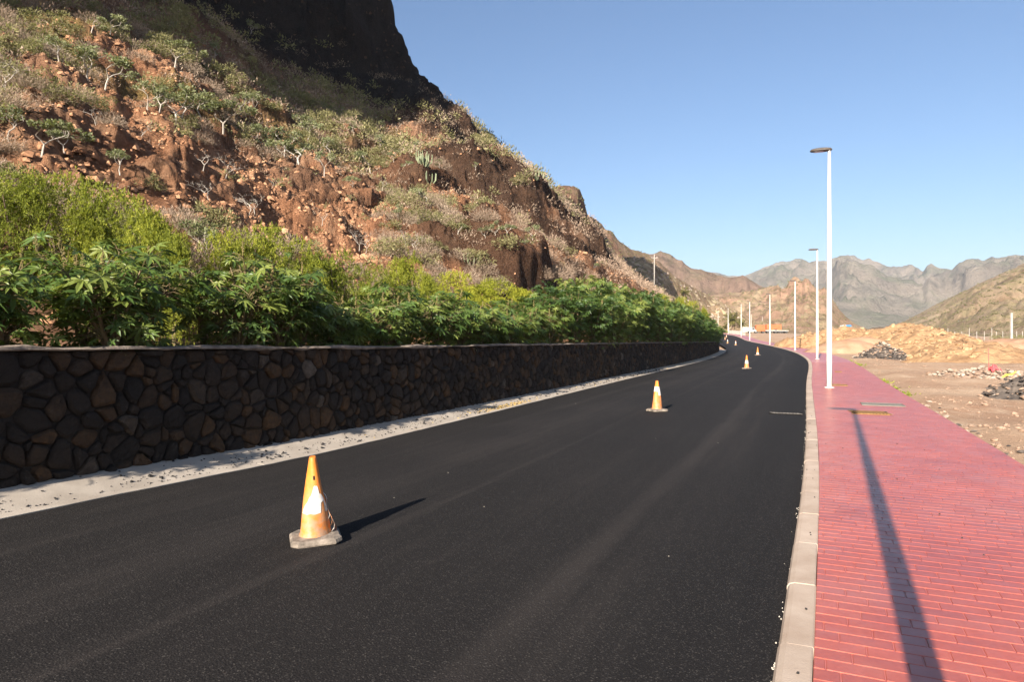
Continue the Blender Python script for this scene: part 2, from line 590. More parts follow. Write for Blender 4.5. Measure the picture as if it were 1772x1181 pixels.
it = []
for i in range(150):
    q = 2.2 + U(0, 1) ** 1.4 * 16; t = KERB_W + abs(random.gauss(0, .012)) - .002
    if float(fbm(q * 2.5, 1, 0, 3, 19)) < -.1:
        continue
    x, y = rp(q, t)
    it.append((float(x), float(y), float(zroad(q, t)) + .008, U(.002, .0065)))
scatter_chips('kerb_mortar_crumbs', it, M['chip'], label='pale mortar crumbs along the ragged joint of asphalt and kerb', category='crumbs', kind='stuff')

# ------------------------------------------------------------------ pavement of stamped red bricks
def paver_mat():
    m, nt, b = new_mat('red_paver'); t = NT(nt)
    p = t.pos()
    tint = t.attr('tint')
    f = t.math('ADD', t.math('MULTIPLY', t.noise(p, 1.3, 5), 0.55), t.math('MULTIPLY', t.noise(p, 24, 4), 0.3))
    f = t.math('ADD', f, t.math('MULTIPLY', tint, 0.15))
    c = t.ramp(f, [(0.26, (0.27, 0.050, 0.032)), (0.55, (0.40, 0.085, 0.050)), (0.85, (0.50, 0.135, 0.085))])
    dust = t.ramp(t.noise(p, 0.7, 6, 0.7), [(0.5, 0.0), (0.75, 0.35)])
    c = t.mix(dust, c, (0.44, 0.19, 0.15))
    grime = t.ramp(t.noise(t.scale(p, (1, 1, 1)), 2.6, 8, 0.75), [(0.56, 0.0), (0.72, 0.38)])
    c = t.mix(grime, c, (0.17, 0.05, 0.04))
    t.l(c, b.inputs['Base Color'])
    t.l(t.ramp(t.noise(p, 5, 4), [(0.3, 0.36), (0.7, 0.55)]), b.inputs['Roughness'])
    b.inputs['Specular IOR Level'].default_value = 0.5
    b.inputs['Coat Weight'].default_value = 0.36; b.inputs['Coat Roughness'].default_value = 0.30
    t.l(t.bump(t.noise(p, 60, 4), 0.35, 0.004), b.inputs['Normal'])
    return m
M['paver'] = paver_mat()
def bed_mat():
    """the pavement slab: bare joint colour near the camera, stamped brick relief where bricks are too small to tell apart"""
    m, nt, b = new_mat('pavement_bed'); t = NT(nt)
    cmb = t.node('ShaderNodeCombineXYZ'); t.l(t.attr('rt'), cmb.inputs[0]); t.l(t.attr('rs'), cmb.inputs[1])
    br = t.node('ShaderNodeTexBrick'); t.l(cmb.outputs[0], br.inputs['Vector'])
    br.inputs['Scale'].default_value = 1.0; br.inputs['Brick Width'].default_value = 0.26; br.inputs['Row Height'].default_value = 0.125
    br.inputs['Mortar Size'].default_value = 0.006
    br.inputs['Color1'].default_value = (0.40, 0.10, 0.08, 1); br.inputs['Color2'].default_value = (0.47, 0.13, 0.105, 1)
    br.inputs['Mortar'].default_value = (0.30, 0.075, 0.06, 1)
    c = t.mix(t.ramp(t.noise(t.pos(), 0.7, 6, 0.7), [(0.5, 0.0), (0.75, 0.35)]), br.outputs['Color'], (0.50, 0.22, 0.19))
    t.l(c, b.inputs['Base Color'])
    b.inputs['Roughness'].default_value = 0.45
    b.inputs['Coat Weight'].default_value = 0.36; b.inputs['Coat Roughness'].default_value = 0.30
    t.l(t.bump(t.math('SUBTRACT', 1.0, br.outputs['Fac']), 0.5, 0.006), b.inputs['Normal'])
    return m
M['bed'] = bed_mat()
WALK_W = 2.42
def walk_w(s):
    return float(np.interp(s, [0, 60, 120, 300], [2.45, 2.35, 2.3, 2.3]))
BR_END = 46.0
PH = 0.0045
ss = np.concatenate([np.arange(-24, BR_END, 1.0), [BR_END, BR_END + .02], np.arange(BR_END + 1, 318, 1.0)])
rows = []; rs_ = []; rt_ = []
for q in ss:
    w = walk_w(q); top = float(zg(q)) + Z_WALK - (PH if q <= BR_END else 0.0)
    pr = [(-0.002, top - 0.12), (-0.002, top), (-w / 2, top), (-w, top), (-w - 0.03, top - 0.16)]
    x, y = rp(np.full(5, q), np.array([a for a, _ in pr]))
    rows.append(np.stack([x, y, np.array([b for _, b in pr])], 1)); rs_ += [q] * 5; rt_ += [a for a, _ in pr]
me = mesh_np('pavement', np.vstack(rows), grid_faces(len(ss), 5), M['bed'])
fattr(me, 'rs', rs_); fattr(me, 'rt', rt_)
pavement = add('pavement', me, kind='structure')

def brick_geo(s0, s1, t0, t1, z):
    g = 0.0016; b = 0.0042
    sl = U(-.0007, .0007)
    def P(s, t, zz):
        x, y = rp(s, t)
        return (float(x), float(y), float(zg(s)) + zz)
    o = [P(s0 + g, t0 - g, z), P(s1 - g, t0 - g, z), P(s1 - g, t1 + g, z), P(s0 + g, t1 + g, z)]
    h = z + PH
    i = [P(s0 + g + b, t0 - g - b, h + sl), P(s1 - g - b, t0 - g - b, h), P(s1 - g - b, t1 + g + b, h - sl), P(s0 + g + b, t1 + g + b, h)]
    return o + i, [(4, 5, 6, 7)[::-1]] + [((k + 1) % 4, k, 4 + k, 4 + (k + 1) % 4)[::-1] for k in range(4)]
bricks = []
row = 0; s = -0.5
while s < BR_END - 0.13:
    w = walk_w(s)
    off = (0.0, 0.13, 0.05, 0.18)[row % 4] * 1.0 + U(-.01, .01)
    t = -off if off > .04 else 0.0
    cuts = [0.0] + ([t] if t < 0 else [])
    while cuts[-1] > -w:
        cuts.append(cuts[-1] - 0.26 * U(.96, 1.04))
    cuts[-1] = -w
    if cuts[-2] - cuts[-1] < .05:
        del cuts[-2]
    for a, b_ in zip(cuts[:-1], cuts[1:]):
        bricks.append((s, s + 0.125, a - 0.001, b_))
    s += 0.125; row += 1
def seen(s, t):
    x, y = rp(s, t)
    if y < 0.6:
        return False
    px = 886 + FPX * x / y; py = 580 + FPX * (EYE - Z_WALK) / y
    return -20 < px < 1800 and py < 1210
vis = [b for b in bricks if seen((b[0] + b[1]) / 2, (b[2] + b[3]) / 2)]
vis.sort(key=lambda b: b[0])
vset = set(vis)
near_b, far_b = vis[:298], vis[298:] + [b for b in bricks if b not in vset and b[0] > 1.0]
for b_ in near_b:
    v, f = brick_geo(*b_, Z_WALK - PH)
    me = mesh_np('brick', v, f, M['paver'])
    fattr(me, 'tint', [U(-.5, .5)] * 8)
    add('brick', me, pavement)
vs = []; fs = []; ti = []
for b_ in far_b:
    v, f = brick_geo(*b_, Z_WALK - PH); n = len(vs)
    vs += v; fs += [tuple(i + n for i in q) for q in f]; ti += [U(-.5, .5)] * 8
me = mesh_np('brick_field', vs, np.array(fs), M['paver']); fattr(me, 'tint', ti)
add('brick_field', me, pavement, kind='stuff')

# ------------------------------------------------------------------ rubble stone wall
def stone_mat():
    m, nt, b = new_mat('wall_stone'); t = NT(nt)
    p = t.pos()
    tint = t.attr('tint')
    c = t.ramp(tint, [(0.0, (0.028, 0.021, 0.017)), (0.35, (0.044, 0.031, 0.023)), (0.55, (0.070, 0.043, 0.026)), (0.75, (0.115, 0.060, 0.027)), (0.93, (0.085, 0.060, 0.042)), (1.0, (0.19, 0.145, 0.11))])
    c = t.mix(t.ramp(t.noise(p, 14, 6, 0.65), [(0.35, 0.0), (0.7, 0.75)]), c, (0.024, 0.019, 0.016))
    c = t.mix(t.ramp(t.noise(p, 5, 6, 0.7), [(0.58, 0.0), (0.76, 0.5)]), c, (0.13, 0.10, 0.08))
    t.l(c, b.inputs['Base Color'])
    b.inputs['Roughness'].default_value = 0.9
    b.inputs['Specular IOR Level'].default_value = 0.2
    t.l(t.bump(t.noise(p, 11, 8, 0.75), 1.0, 0.07), b.inputs['Normal'])
    return m
M['stone'] = stone_mat()
M['mortar'] = simple_mat('wall_mortar', (0.018, 0.0135, 0.011), (0.042, 0.031, 0.024), 9, 0.95, 0.01, 40)
M['coping'] = simple_mat('wall_coping', (0.10, 0.078, 0.062), (0.30, 0.24, 0.195), 7, 0.9, 0.01, 40)
wall = thing('stone_wall', 'long dark rubble stone retaining wall with a thin pale concrete top beside the road', 'wall', tuple(float(q) for q in rp(30, T_WALL + .2)) + (0.0,))
WL = wall.location.copy()
def wp(s, t, z):
    x, y = rp(s, t)
    return (float(x) - WL.x, float(y) - WL.y, float(z))
mb = MB()
S0W = -14.0
sv = np.arange(S0W, WALL_END + .01, 0.5)
rows = []
for q in sv:
    zb = float(zwallbase(q)) - .25; zt = float(zwalltop(q)) - .05
    rows.append([wp(q, T_WALL + .03, zb), wp(q, T_WALL + .03, zt), wp(q, T_WALL + .42, zt), wp(q, T_WALL + .42, zb)])
m_ = 4; vs = [p for r in rows for p in r]; fs = []
for i in range(len(rows) - 1):
    for k in range(m_):
        l = (k + 1) % m_
        fs.append((i * m_ + k, i * m_ + m_ + k, i * m_ + m_ + l, i * m_ + l))
fs.append((0, 1, 2, 3)); fs.append(tuple(reversed(range(len(vs) - 4, len(vs)))))
mb.raw(vs, fs)
mb.build('wall_core', M['mortar'], wall)
# coping: an uneven smear of concrete slightly over the face
mb = MB(); rows = []
sv = np.arange(S0W, WALL_END + .06, 0.16)
jn = fbm(sv * 1.7, 0 * sv, 0, 4, 21); jd = fbm(sv * 2.9, 0 * sv + 4, 0, 4, 22)
for i, q in enumerate(sv):
    zt = float(zwalltop(q))
    f = T_WALL - 0.062 + 0.018 * jd[i]; dn = max(-.012, 0.022 * jd[i])
    rows.append([wp(q, f + .02, zt - .030 - dn), wp(q, f, zt - .018), wp(q, f + .01, zt + .022 * jn[i]), wp(q, f + .10, zt + .012 + .026 * jn[i]), wp(q, T_WALL + .44, zt + .01), wp(q, T_WALL + .44, zt - .07)])
m_ = 6; vs = [p for r in rows for p in r]; fs = []
for i in range(len(rows) - 1):
    for k in range(m_):
        l = (k + 1) % m_
        fs.append((i * m_ + k, i * m_ + m_ + k, i * m_ + m_ + l, i * m_ + l))
fs.append(tuple(range(6))); fs.append(tuple(reversed(range(len(vs) - 6, len(vs)))))
mb.raw(vs, fs); mb.build('coping', M['coping'], wall)

def clip(poly, nx, ny, c):
    out = []
    n = len(poly)
    for i in range(n):
        a = poly[i]; b = poly[(i + 1) % n]
        da = nx * a[0] + ny * a[1] - c; db = nx * b[0] + ny * b[1] - c
        if da <= 0:
            out.append(a)
        if (da < 0 < db) or (db < 0 < da):
            q = da / (da - db)
            out.append((a[0] + (b[0] - a[0]) * q, a[1] + (b[1] - a[1]) * q))
    return out
random.seed(23)
seeds = {}
DS, DZ = 0.172, 0.140
ni0, ni1 = int(1.0 / DS), int(WALL_END / DS)
for i in range(ni0, ni1 + 1):
    for j in range(-1, 12):
        if random.random() < .34:
            continue
        seeds[(i, j)] = (i * DS + (j % 2) * DS * .5 + U(-.46, .46) * DS, j * DZ + U(-.46, .46) * DZ, U(0, .012) if random.random() < .72 else U(.010, .028))
stones = []
for (i, j), (cx, cz, cw) in seeds.items():
    zt = float(zwalltop(cx)) - .035; zb = float(zwallbase(cx)) - .03
    z0 = cz + zb
    poly = [(-.5, -.45), (.5, -.45), (.5, .45), (-.5, .45)]
    for a in range(-3, 4):
        for b_ in range(-3, 4):
            o = seeds.get((i + a, j + b_))
            if o is None or (a == 0 and b_ == 0):
                continue
            dx, dz = o[0] - cx, o[1] - cz
            L = math.hypot(dx, dz)
            if L < 1e-6 or L > .9:
                continue
            poly = clip(poly, dx / L, dz / L, L / 2 + (cw - o[2]) / (2 * L) - 0.004)
            if len(poly) < 3:
                break
        if len(poly) < 3:
            break
    if len(poly) < 3:
        continue
    poly = clip(poly, 0, 1, zt - z0); poly = clip(poly, 0, -1, z0 - zb) if len(poly) > 2 else []
    poly = clip(poly, 1, 0, WALL_END - .02 - cx) if len(poly) > 2 else []
    if len(poly) < 3:
        continue
    ar = abs(sum(poly[k][0] * poly[(k + 1) % len(poly)][1] - poly[(k + 1) % len(poly)][0] * poly[k][1] for k in range(len(poly)))) / 2
    if ar < .004:
        continue
    # knock off the corners
    pp = []
    n = len(poly)
    for k in range(n):
        a = poly[k]; b_ = poly[(k + 1) % n]
        el = math.hypot(b_[0] - a[0], b_[1] - a[1])
        if el < .03:
            pp.append(((a[0] + b_[0]) / 2, (a[1] + b_[1]) / 2)); continue
        q = U(.14, .30)
        pp.append((a[0] + (b_[0] - a[0]) * q, a[1] + (b_[1] - a[1]) * q)); pp.append((b_[0] + (a[0] - b_[0]) * q, b_[1] + (a[1] - b_[1]) * q))
    if len(pp) < 4:
        continue
    stones.append((cx, z0, pp, ar))
def stone_geo(cx, z0, pp):
    n = len(pp)
    mx = sum(p[0] for p in pp) / n; mz = sum(p[1] for p in pp) / n
    pp = [(a + U(-.008, .008), b + U(-.008, .008)) for a, b in pp]
    pr = U(.008, .050); tlx, tlz = U(-.12, .12), U(-.16, .16)
    vs = []
    for f, dep in ((1.0, -.05), (.95, pr * .35 - .012), (.70, pr)):
        for x, z in pp:
            xx = mx + (x - mx) * f; zz = mz + (z - mz) * f
            d = dep + (0 if dep < -.04 else (xx - mx) * tlx + (zz - mz) * tlz) + (U(-.008, .008) if dep > 0 else 0)
            vs.append(wp(cx + xx, T_WALL + .002 - d, z0 + zz))
    vs.append(wp(cx + mx, T_WALL + .002 - pr - U(-.004, .012), z0 + mz))
    fs = []
    for r in range(2):
        for k in range(n):
            l = (k + 1) % n
            fs.append((r * n + k, r * n + l, r * n + n + l, r * n + n + k))
    for k in range(n):
        fs.append((2 * n + k, 2 * n + (k + 1) % n, 3 * n))
    return vs, fs
def stone_tint():
    r = random.random()
    return U(0, .3) if r < .42 else (U(.3, .6) if r < .72 else (U(.6, .8) if r < .93 else U(.88, 1.0)))
def st_seen(c):
    x, y = rp(c[0], T_WALL)
    return y > .5 and 886 + FPX * x / y > -15
stones.sort(key=lambda c: c[0])
vst = [c for c in stones if st_seen(c)]
for c in vst[:298]:
    v, f = stone_geo(*c[:3])
    me = mesh_np('stone', v, f, M['stone'])
    fattr(me, 'tint', [stone_tint()] * len(v))
    add('stone', me, wall)
vs = []; fs = []; ti = []
for c in vst[298:] + [c for c in stones if not st_seen(c)]:
    v, f = stone_geo(*c[:3]); n = len(vs)
    vs += v; fs += [tuple(i + n for i in q) for q in f]; ti += [stone_tint()] * len(v)
me = mesh_np('stonework', vs, fs, M['stone']); fattr(me, 'tint', ti)
add('stonework', me, wall, kind='stuff')
# ------------------------------------------------------------------ hillside on the left
def pxaz(px):
    return np.arctan((np.asarray(px, float) - 886.0) / FPX)
_azc = np.radians(np.concatenate([np.arange(-118, -41, 1.5), np.arange(-41, 16.6, 0.105)]))
NR = 400
_PX = 886 + FPX * np.tan(np.clip(_azc, -1.25, 1.2))
def etab(px, tab):
    """skyline given as pixel rows -> height gained per metre of horizontal distance"""
    y = np.interp(px, [a for a, _ in tab], [b for _, b in tab])
    return (580 - y) / FPX * np.cos(np.arctan((px - 886) / FPX))
TOP = [(-3000, -250), (600, -260), (640, -120), (675, 0), (700, 60), (720, 105), (745, 140), (770, 172), (800, 190), (830, 225), (870, 260), (905, 290),
       (935, 310), (960, 338), (1000, 371), (1030, 392), (1042, 402), (1049, 443), (1060, 452), (1080, 466), (1100, 482), (1130, 502), (1160, 520), (1200, 546), (1240, 574)]
CLF = [(-3000, -90), (0, -85), (330, -5), (430, 60), (520, 112), (600, 146), (680, 176), (720, 170), (745, 178), (800, 222), (830, 246), (870, 276), (905, 304),
       (935, 328), (960, 356), (1000, 405), (1030, 430), (1045, 440), (1050, 450), (1060, 457), (1080, 470), (1100, 486), (1130, 506), (1160, 524), (1200, 549), (1240, 576)]
E_top = etab(_PX, TOP); E_clf = etab(_PX, CLF)
_deg = np.degrees(_azc)
E_clf = np.where(_deg < -41, 0.47, E_clf)
E_top = np.where(_deg < -41, np.interp(_deg, [-118, -60, -41], [1.9, 1.9, E_top[_deg >= -41][0]]), E_top)
RT = np.interp(_PX, [-3000, 0, 300, 600, 745, 870, 1000, 1100, 1240], [58, 60, 68, 84, 94, 92, 88, 82, 77])
RT = np.where(_deg < -41, np.interp(_deg, [-118, -85, -75, -55, -47, -41], [60, 52, 46, 47, 58, RT[_deg >= -41][0]]), RT)  # unseen buttress pushed forward here to throw shade on the cliff
RT = RT + 2.2 * fbm(_deg * .35, 0 * _deg, 0, 4, 31)
# start of every ray: just behind the wall
_rr = np.concatenate([np.arange(2, 60, .1), np.arange(60, 110, .25)])
r0 = np.empty(len(_azc))
for i, a in enumerate(_azc):
    S_, T_ = st(_rr * math.sin(a), _rr * math.cos(a))
    ok = np.where(T_ > T_WALL + .40)[0]
    r0[i] = _rr[ok[0]] if len(ok) else _rr[-1]
J = np.linspace(0, 1, NR) ** 1.15
RMAX = 210.0
R = r0[:, None] * (RMAX / r0[:, None]) ** J[None]
HX = R * np.sin(_azc)[:, None]; HY = R * np.cos(_azc)[:, None]
HS, HT = st(HX, HY); HS = HS.reshape(R.shape); HT = HT.reshape(R.shape)
def bench(s):
    top = zwalltop(s) - .14
    return np.where(s < 74, top, top + (zg(s) - .02 - top) * smooth(74, 80, s))
def toe(s):
    return np.interp(s, [-50, 16, 28, 50, 300], [12.6, 12.2, 10.6, 9.4, 9.4])
def slope(s):
    return 0.66 + 0.29 * smooth(28, 92, s)
def talus(s, t):
    u = np.maximum(t - toe(s), 0)
    return bench(s) + slope(s) * u * smooth(-1, 3, u)
Zt = talus(HS, HT)
# bring every ray to its cliff foot at the distance RT
Zrt = np.array([np.interp(RT[i], R[i], Zt[i]) for i in range(len(_azc))])
bz = bench(HS)
b1 = np.array([np.interp(RT[i], R[i], bz[i]) for i in range(len(_azc))])
sc = (E_clf * RT + EYE - b1) / np.maximum(Zrt - b1, .5)
sc = np.clip(sc, 0.3, 1.7)
HZ = bz + (Zt - bz) * sc[:, None]
Zc = np.array([np.interp(RT[i], R[i], HZ[i]) for i in range(len(_azc))])
CS = np.interp(_PX, [-3000, 600, 745, 1240], [3.2, 3.2, 1.7, 1.3])
CS = np.where(_deg < -41, np.interp(_deg, [-118, -52, -41], [9.0, 9.0, 3.2]), CS)     # steepness of the cliff, raised on the unseen flank to cast shade
# distance at which the cliff reaches the skyline
rt2 = (EYE + CS * RT - Zc) / np.maximum(CS - E_top, .08)
rt2 = np.clip(rt2, RT + .5, RT + 60)
Zk = Zc + CS * (rt2 - RT)
TSL = np.interp(_PX, [-3000, 560, 640, 1240], [.5, .3, -.35, -.8])
cliff = (R > RT[:, None]) & (R <= rt2[:, None])
HZ = np.where(cliff, Zc[:, None] + CS[:, None] * (R - RT[:, None]), HZ)
HZ = np.where(R > rt2[:, None], Zk[:, None] + TSL[:, None] * (R - rt2[:, None]), HZ)
HZ = np.minimum(HZ, 135)
above = smooth(-3, 2, R - RT[:, None])
# ledges along the slope, ribs and gullies across it
amp = smooth(0, 9, HT - toe(HS)) * (1 - smooth(-1, 3, R - rt2[:, None]) * .7)
ph = (HT + 5.0 * fbm(HS / 26, HT / 26, 0, 3, 41) + .10 * HS) / 8.5
fr = ph - np.floor(ph)
kk = smooth(-.25, .35, fbm(HS / 19, HT / 11, 0, 3, 43)) * (1 - above)
g = smooth(.0, .24, fr)
HZ = HZ + amp * kk * (g - fr) * 8.5 * slope(HS) * np.interp(HS, [20, 70], [.16, .40])
scarp = kk * (smooth(0, .05, fr) * (1 - smooth(.20, .30, fr))) * smooth(0, 6, HT - toe(HS))
rib = fbm(HS / 11 + .3 * fbm(HS / 9, HT / 9, 0, 2, 50), HT / 30, 0, 4, 45)
HZ = HZ + amp * ((1 - np.abs(rib)) - .5) * (1 - .55 * (1 - smooth(24, 40, HT)) * (1 - smooth(45, 60, HS))) * np.interp(HT, [10, 25, 60], [.55, 1.0, 1.5])
HZ = HZ + amp * (.7 * fbm(HX / 3.1, HY / 3.1, HZ / 3.1, 4, 47) + .24 * fbm(HX / .8, HY / .8, HZ / .8, 3, 48))
HZ = HZ + (1 - smooth(0, 2, HT - toe(HS))) * .05 * fbm(HX / .7, HY / .7, 0, 3, 49)
HZ = np.where(R > rt2[:, None] + 1, np.maximum(HZ, -1.0), HZ)

def hz(x, y):
    """height of the hillside at a point"""
    a = math.atan2(x, y); r = math.hypot(x, y)
    f = float(np.interp(a, _azc, np.arange(len(_azc)))); i = min(int(f), len(_azc) - 2); f -= i
    z0 = np.interp(r, R[i], HZ[i]); z1 = np.interp(r, R[i + 1], HZ[i + 1])
    return float(z0 * (1 - f) + z1 * f)
def hill_at(px, py):
    """first point of the hillside on the line of sight through a pixel of the photograph"""
    a = float(pxaz(px)); i = int(np.clip(np.searchsorted(_azc, a), 1, len(_azc) - 1))
    e = (HZ[i] - EYE) / R[i]
    ok = np.where((e >= (580 - py) / FPX * math.cos(a)) & (HT[i] > toe(HS[i]) - 1.5))[0]
    if not len(ok):
        return None
    j = ok[0]
    return float(HX[i, j]), float(HY[i, j]), float(HZ[i, j])

# rock outcrops standing out of the slope: pixel seen, half length along the slope, half depth, height
crag = np.zeros_like(HZ)
for (px, py, ls, lt, h) in [(868, 350, 9.0, 5.0, 6.0), (935, 385, 5.0, 3.5, 3.6), (790, 232, 6.0, 3.0, 2.2), (850, 462, 4.4, 3.0, 3.8), (1022, 440, 6.0, 3.0, 3.2), (395, 165, 4.2, 2.8, 2.6), (350, 60, 5.0, 3.0, 2.4),
                            (480, 110, 6.5, 3.0, 3.0), (560, 345, 3.4, 2.2, 1.9), (640, 175, 7.0, 4.0, 3.4), (745, 215, 7.0, 4.0, 3.5), (255, 330, 2.0, 1.4, .5), (700, 330, 4.5, 2.4, 1.8),
                            (60, 190, 2.6, 1.8, .7), (430, 260, 3.0, 1.6, .8), (590, 255, 4.5, 2.2, 1.6), (990, 395, 5, 3, 2.5)]:
    p = hill_at(px, py)
    if p is None:
        continue
    s0, t0 = st(p[0], p[1]); s0 = s0[0]; t0 = t0[0]
    ds = (HS - s0) / ls + .25 * fbm(HX / 4, HY / 4, 0, 3, 60); dt = (HT - t0) / lt + .25 * fbm(HX / 4, HY / 4, 3, 3, 61)
    sh = smooth(-1.3, -.1, ds) * (1 - smooth(.75, 1.0, ds)) * smooth(-1.0, -.72, dt) * (1 - smooth(.0, 1.3, dt))
    HZ = HZ + (.65 if px > 600 or py < 120 else .38) * h * sh * (1 + .15 * fbm(HX / 1.6, HY / 1.6, 0, 3, 62))
    ring = smooth(.03, .2, sh) * (1 - smooth(.93, 1.0, sh) * .6)
    crag = np.maximum(crag, ring)
_yl = np.interp(_PX, [a for a, _ in TOP], [b for _, b in TOP]) + 8 + 5 * fbm(_PX / 23, 0 * _PX, 0, 4, 66)
_el = np.where(_PX > 640, (580 - _yl) / FPX * np.cos(_azc), 9.0)
_cap = EYE + R * _el[:, None]
HZ = np.where(HZ > _cap, _cap + .08 * np.minimum(HZ - _cap, 4), HZ)
# strata and blocks
_w = HZ / 1.35 + .5 * fbm(HX / 6, HY / 6, 0, 3, 67) + .05 * HS
_f = _w - np.floor(_w)
_rk = np.clip(np.maximum(np.maximum(above, crag), scarp * .8) + .25 * smooth(.0, .5, fbm(HX / 5, HY / 5, HZ / 5, 3, 68)), 0, 1)
HZ = HZ + amp * _rk * np.interp(HS, [20, 70], [.30, .70]) * (smooth(.35, .75, _f) - _f)
HZ = HZ + amp * (.26 * np.abs(fbm(HX / .9, HY / .9, HZ / .9, 3, 69)) + .17 * np.abs(fbm(HX / .34, HY / .34, HZ / .34, 2, 70))) * np.interp(R, [12, 80], [.9, 1.9])
# rock faces are broken up sideways as well
mask = np.clip(np.maximum(np.maximum(above * (R < rt2[:, None] + 4), crag), scarp * .7), 0, 1)
vx = fbm(HX / 5, HY / 5, HZ / 9, 4, 51); vy = fbm(HX / 5, HY / 5, HZ / 9, 4, 52)
col = fbm(HS / 1.7, HT / 1.7, HZ / 14, 3, 53)
DX = mask * (1.3 * vx * above + .30 * vx + .22 * col); DY = mask * (1.3 * vy * above + .30 * vy - .12 * col)
HX2 = HX + DX; HY2 = HY + DY
rock = np.clip(mask * np.interp(HS, [25, 70], [.45, 1.1]) + smooth(.25, .7, fbm(HX / 6, HY / 6, HZ / 6, 4, 54)) * .35 * smooth(20, 40, HT), 0, 1)

def hill_mat():
    m, nt, b = new_mat('hillside_soil'); t = NT(nt)
    p = t.pos()
    soil = t.ramp(t.noise(p, 0.9, 8, 0.65), [(0.28, (0.22, 0.10, 0.053)), (0.5, (0.36, 0.178, 0.096)), (0.72, (0.52, 0.31, 0.185))])
    dry = t.ramp(t.noise(p, 2.2, 7, 0.7), [(0.3, (0.15, 0.10, 0.07)), (0.55, (0.29, 0.20, 0.14)), (0.75, (0.42, 0.31, 0.22))])
    grn = t.ramp(t.noise(p, 3.0, 6, 0.7), [(0.35, (0.055, 0.06, 0.014)), (0.65, (0.14, 0.15, 0.03))])
    rk = t.ramp(t.noise(p, 1.4, 8, 0.7), [(0.30, (0.045, 0.025, 0.017)), (0.5, (0.12, 0.065, 0.040)), (0.72, (0.26, 0.14, 0.080))])
    c = t.mix(t.attr('dry'), soil, dry)
    c = t.mix(t.attr('green'), c, grn)
    c = t.mix(t.attr('rock'), c, rk)
    c = t.mix(t.attr('basalt_shade'), c, t.ramp(t.noise(p, .5, 8, .7), [(.35, (.010, .0085, .008)), (.7, (.034, .025, .02))]))  # near-black colour: painted shade of the cliff, dark rock on outcrops
    pale = t.ramp(t.vor(p, 3.2, out='Color'), [(0.86, 0.0), (0.93, 1.0)])
    c = t.mix(t.math('MULTIPLY', pale, .25), c, (0.36, 0.20, 0.11))
    t.l(c, b.inputs['Base Color'])
    b.inputs['Roughness'].default_value = 0.95
    b.inputs['Specular IOR Level'].default_value = 0.1
    h = t.math('ADD', t.noise(p, 1.9, 10, 0.78), t.math('MULTIPLY', t.vor(p, 3.5), .25))
    n1 = t.bump(h, 1.0, 0.7)
    t.l(t.bump(t.math('ADD', t.noise(p, 11, 6, .75), t.vor(p, 7)), .9, .16, n1), b.inputs['Normal'])
    return m
M['hill'] = hill_mat()
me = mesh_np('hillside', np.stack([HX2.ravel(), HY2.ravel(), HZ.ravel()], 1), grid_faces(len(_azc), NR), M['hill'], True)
PXg = np.repeat(_PX[:, None], NR, 1)
dryv = np.clip(smooth(45, 85, HS) * .85 + .35 * smooth(-.1, .6, fbm(HX / 7, HY / 7, 0, 4, 55)) + .5 * smooth(30, 48, HT), 0, 1)
grnv = smooth(.15, .6, fbm(HS / 9, HT / 3, 0, 4, 56)) * smooth(20, 30, HT) * .55
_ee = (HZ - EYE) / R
high = smooth(-.030, -.004, _ee - E_clf[:, None]) * (1 - smooth(760, 850, PXg))  # band around the cliff foot whose shade is painted in
bas = np.clip(np.maximum(np.maximum(above * (1 - smooth(690, 800, PXg)), high) * .97, crag * smooth(640, 760, PXg) * .62), 0, 1)  # cliff shade put into the colour, plus dark outcrop rock
fattr(me, 'basalt_shade', bas.ravel())
fattr(me, 'dry', dryv.ravel()); fattr(me, 'green', grnv.ravel()); fattr(me, 'rock', rock.ravel())
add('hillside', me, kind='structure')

# ------------------------------------------------------------------ the ground: one sheet to the horizon
_ga = np.radians(np.concatenate([np.arange(-180, 8, 4.0), np.arange(8, 46, 0.22), np.arange(46, 181, 4.0)]))
_gr = np.concatenate([[0.3], np.geomspace(1.2, 140, 210), np.geomspace(150, 3200, 34)])
GR, GA = np.meshgrid(_gr, _ga, indexing='xy')
GX = GR * np.sin(GA); GY = GR * np.cos(GA)
GS, GT = st(GX, GY); GS = GS.reshape(GX.shape); GT = GT.reshape(GX.shape)
def ground_z(x, y, s=None, t=None):
    x = np.asarray(x, float); y = np.asarray(y, float)
    if s is None:
        s, t = st(x, y); s = s.reshape(x.shape); t = t.reshape(x.shape)
    d = np.hypot(x, y)
    base = np.where(d < 340, zg(s) * smooth(-60, -2, t) + 1.6 * smooth(90, 260, d) * (1 - smooth(-60, -2, t)), 2.5)
    right = smooth(2.45, 3.4, -t)
    rough = .035 * fbm(x / 1.1, y / 1.1, 0, 4, 71) + .10 * fbm(x / 5, y / 5, 0, 3, 72)
    z = base + np.where(t < 0, -0.06 * (1 - right) + right * (rough + .01), -.45)
    # spoil heaps: (photo column, distance, half width across the view, half depth, height)
    return z
GZ = ground_z(GX, GY, GS, GT)
GZ = GZ - 1.2 * smooth(500, 3200, GR)
def mound(x, y, cx, cy, rx, ry, h, rot, p=1.0, seed=0, nz=.25):
    ca, sa = math.cos(rot), math.sin(rot)
    u = ((x - cx) * ca + (y - cy) * sa) / rx; v = (-(x - cx) * sa + (y - cy) * ca) / ry
    q = np.sqrt(u * u + v * v) + nz * fbm(x / 1.8, y / 1.8, 0, 4, seed) * .5
    return h * np.clip(1 - q ** 1.7, 0, 1) ** (p * 1.15)
def polar(px, d):
    return ((px - 886) / FPX * d, d)
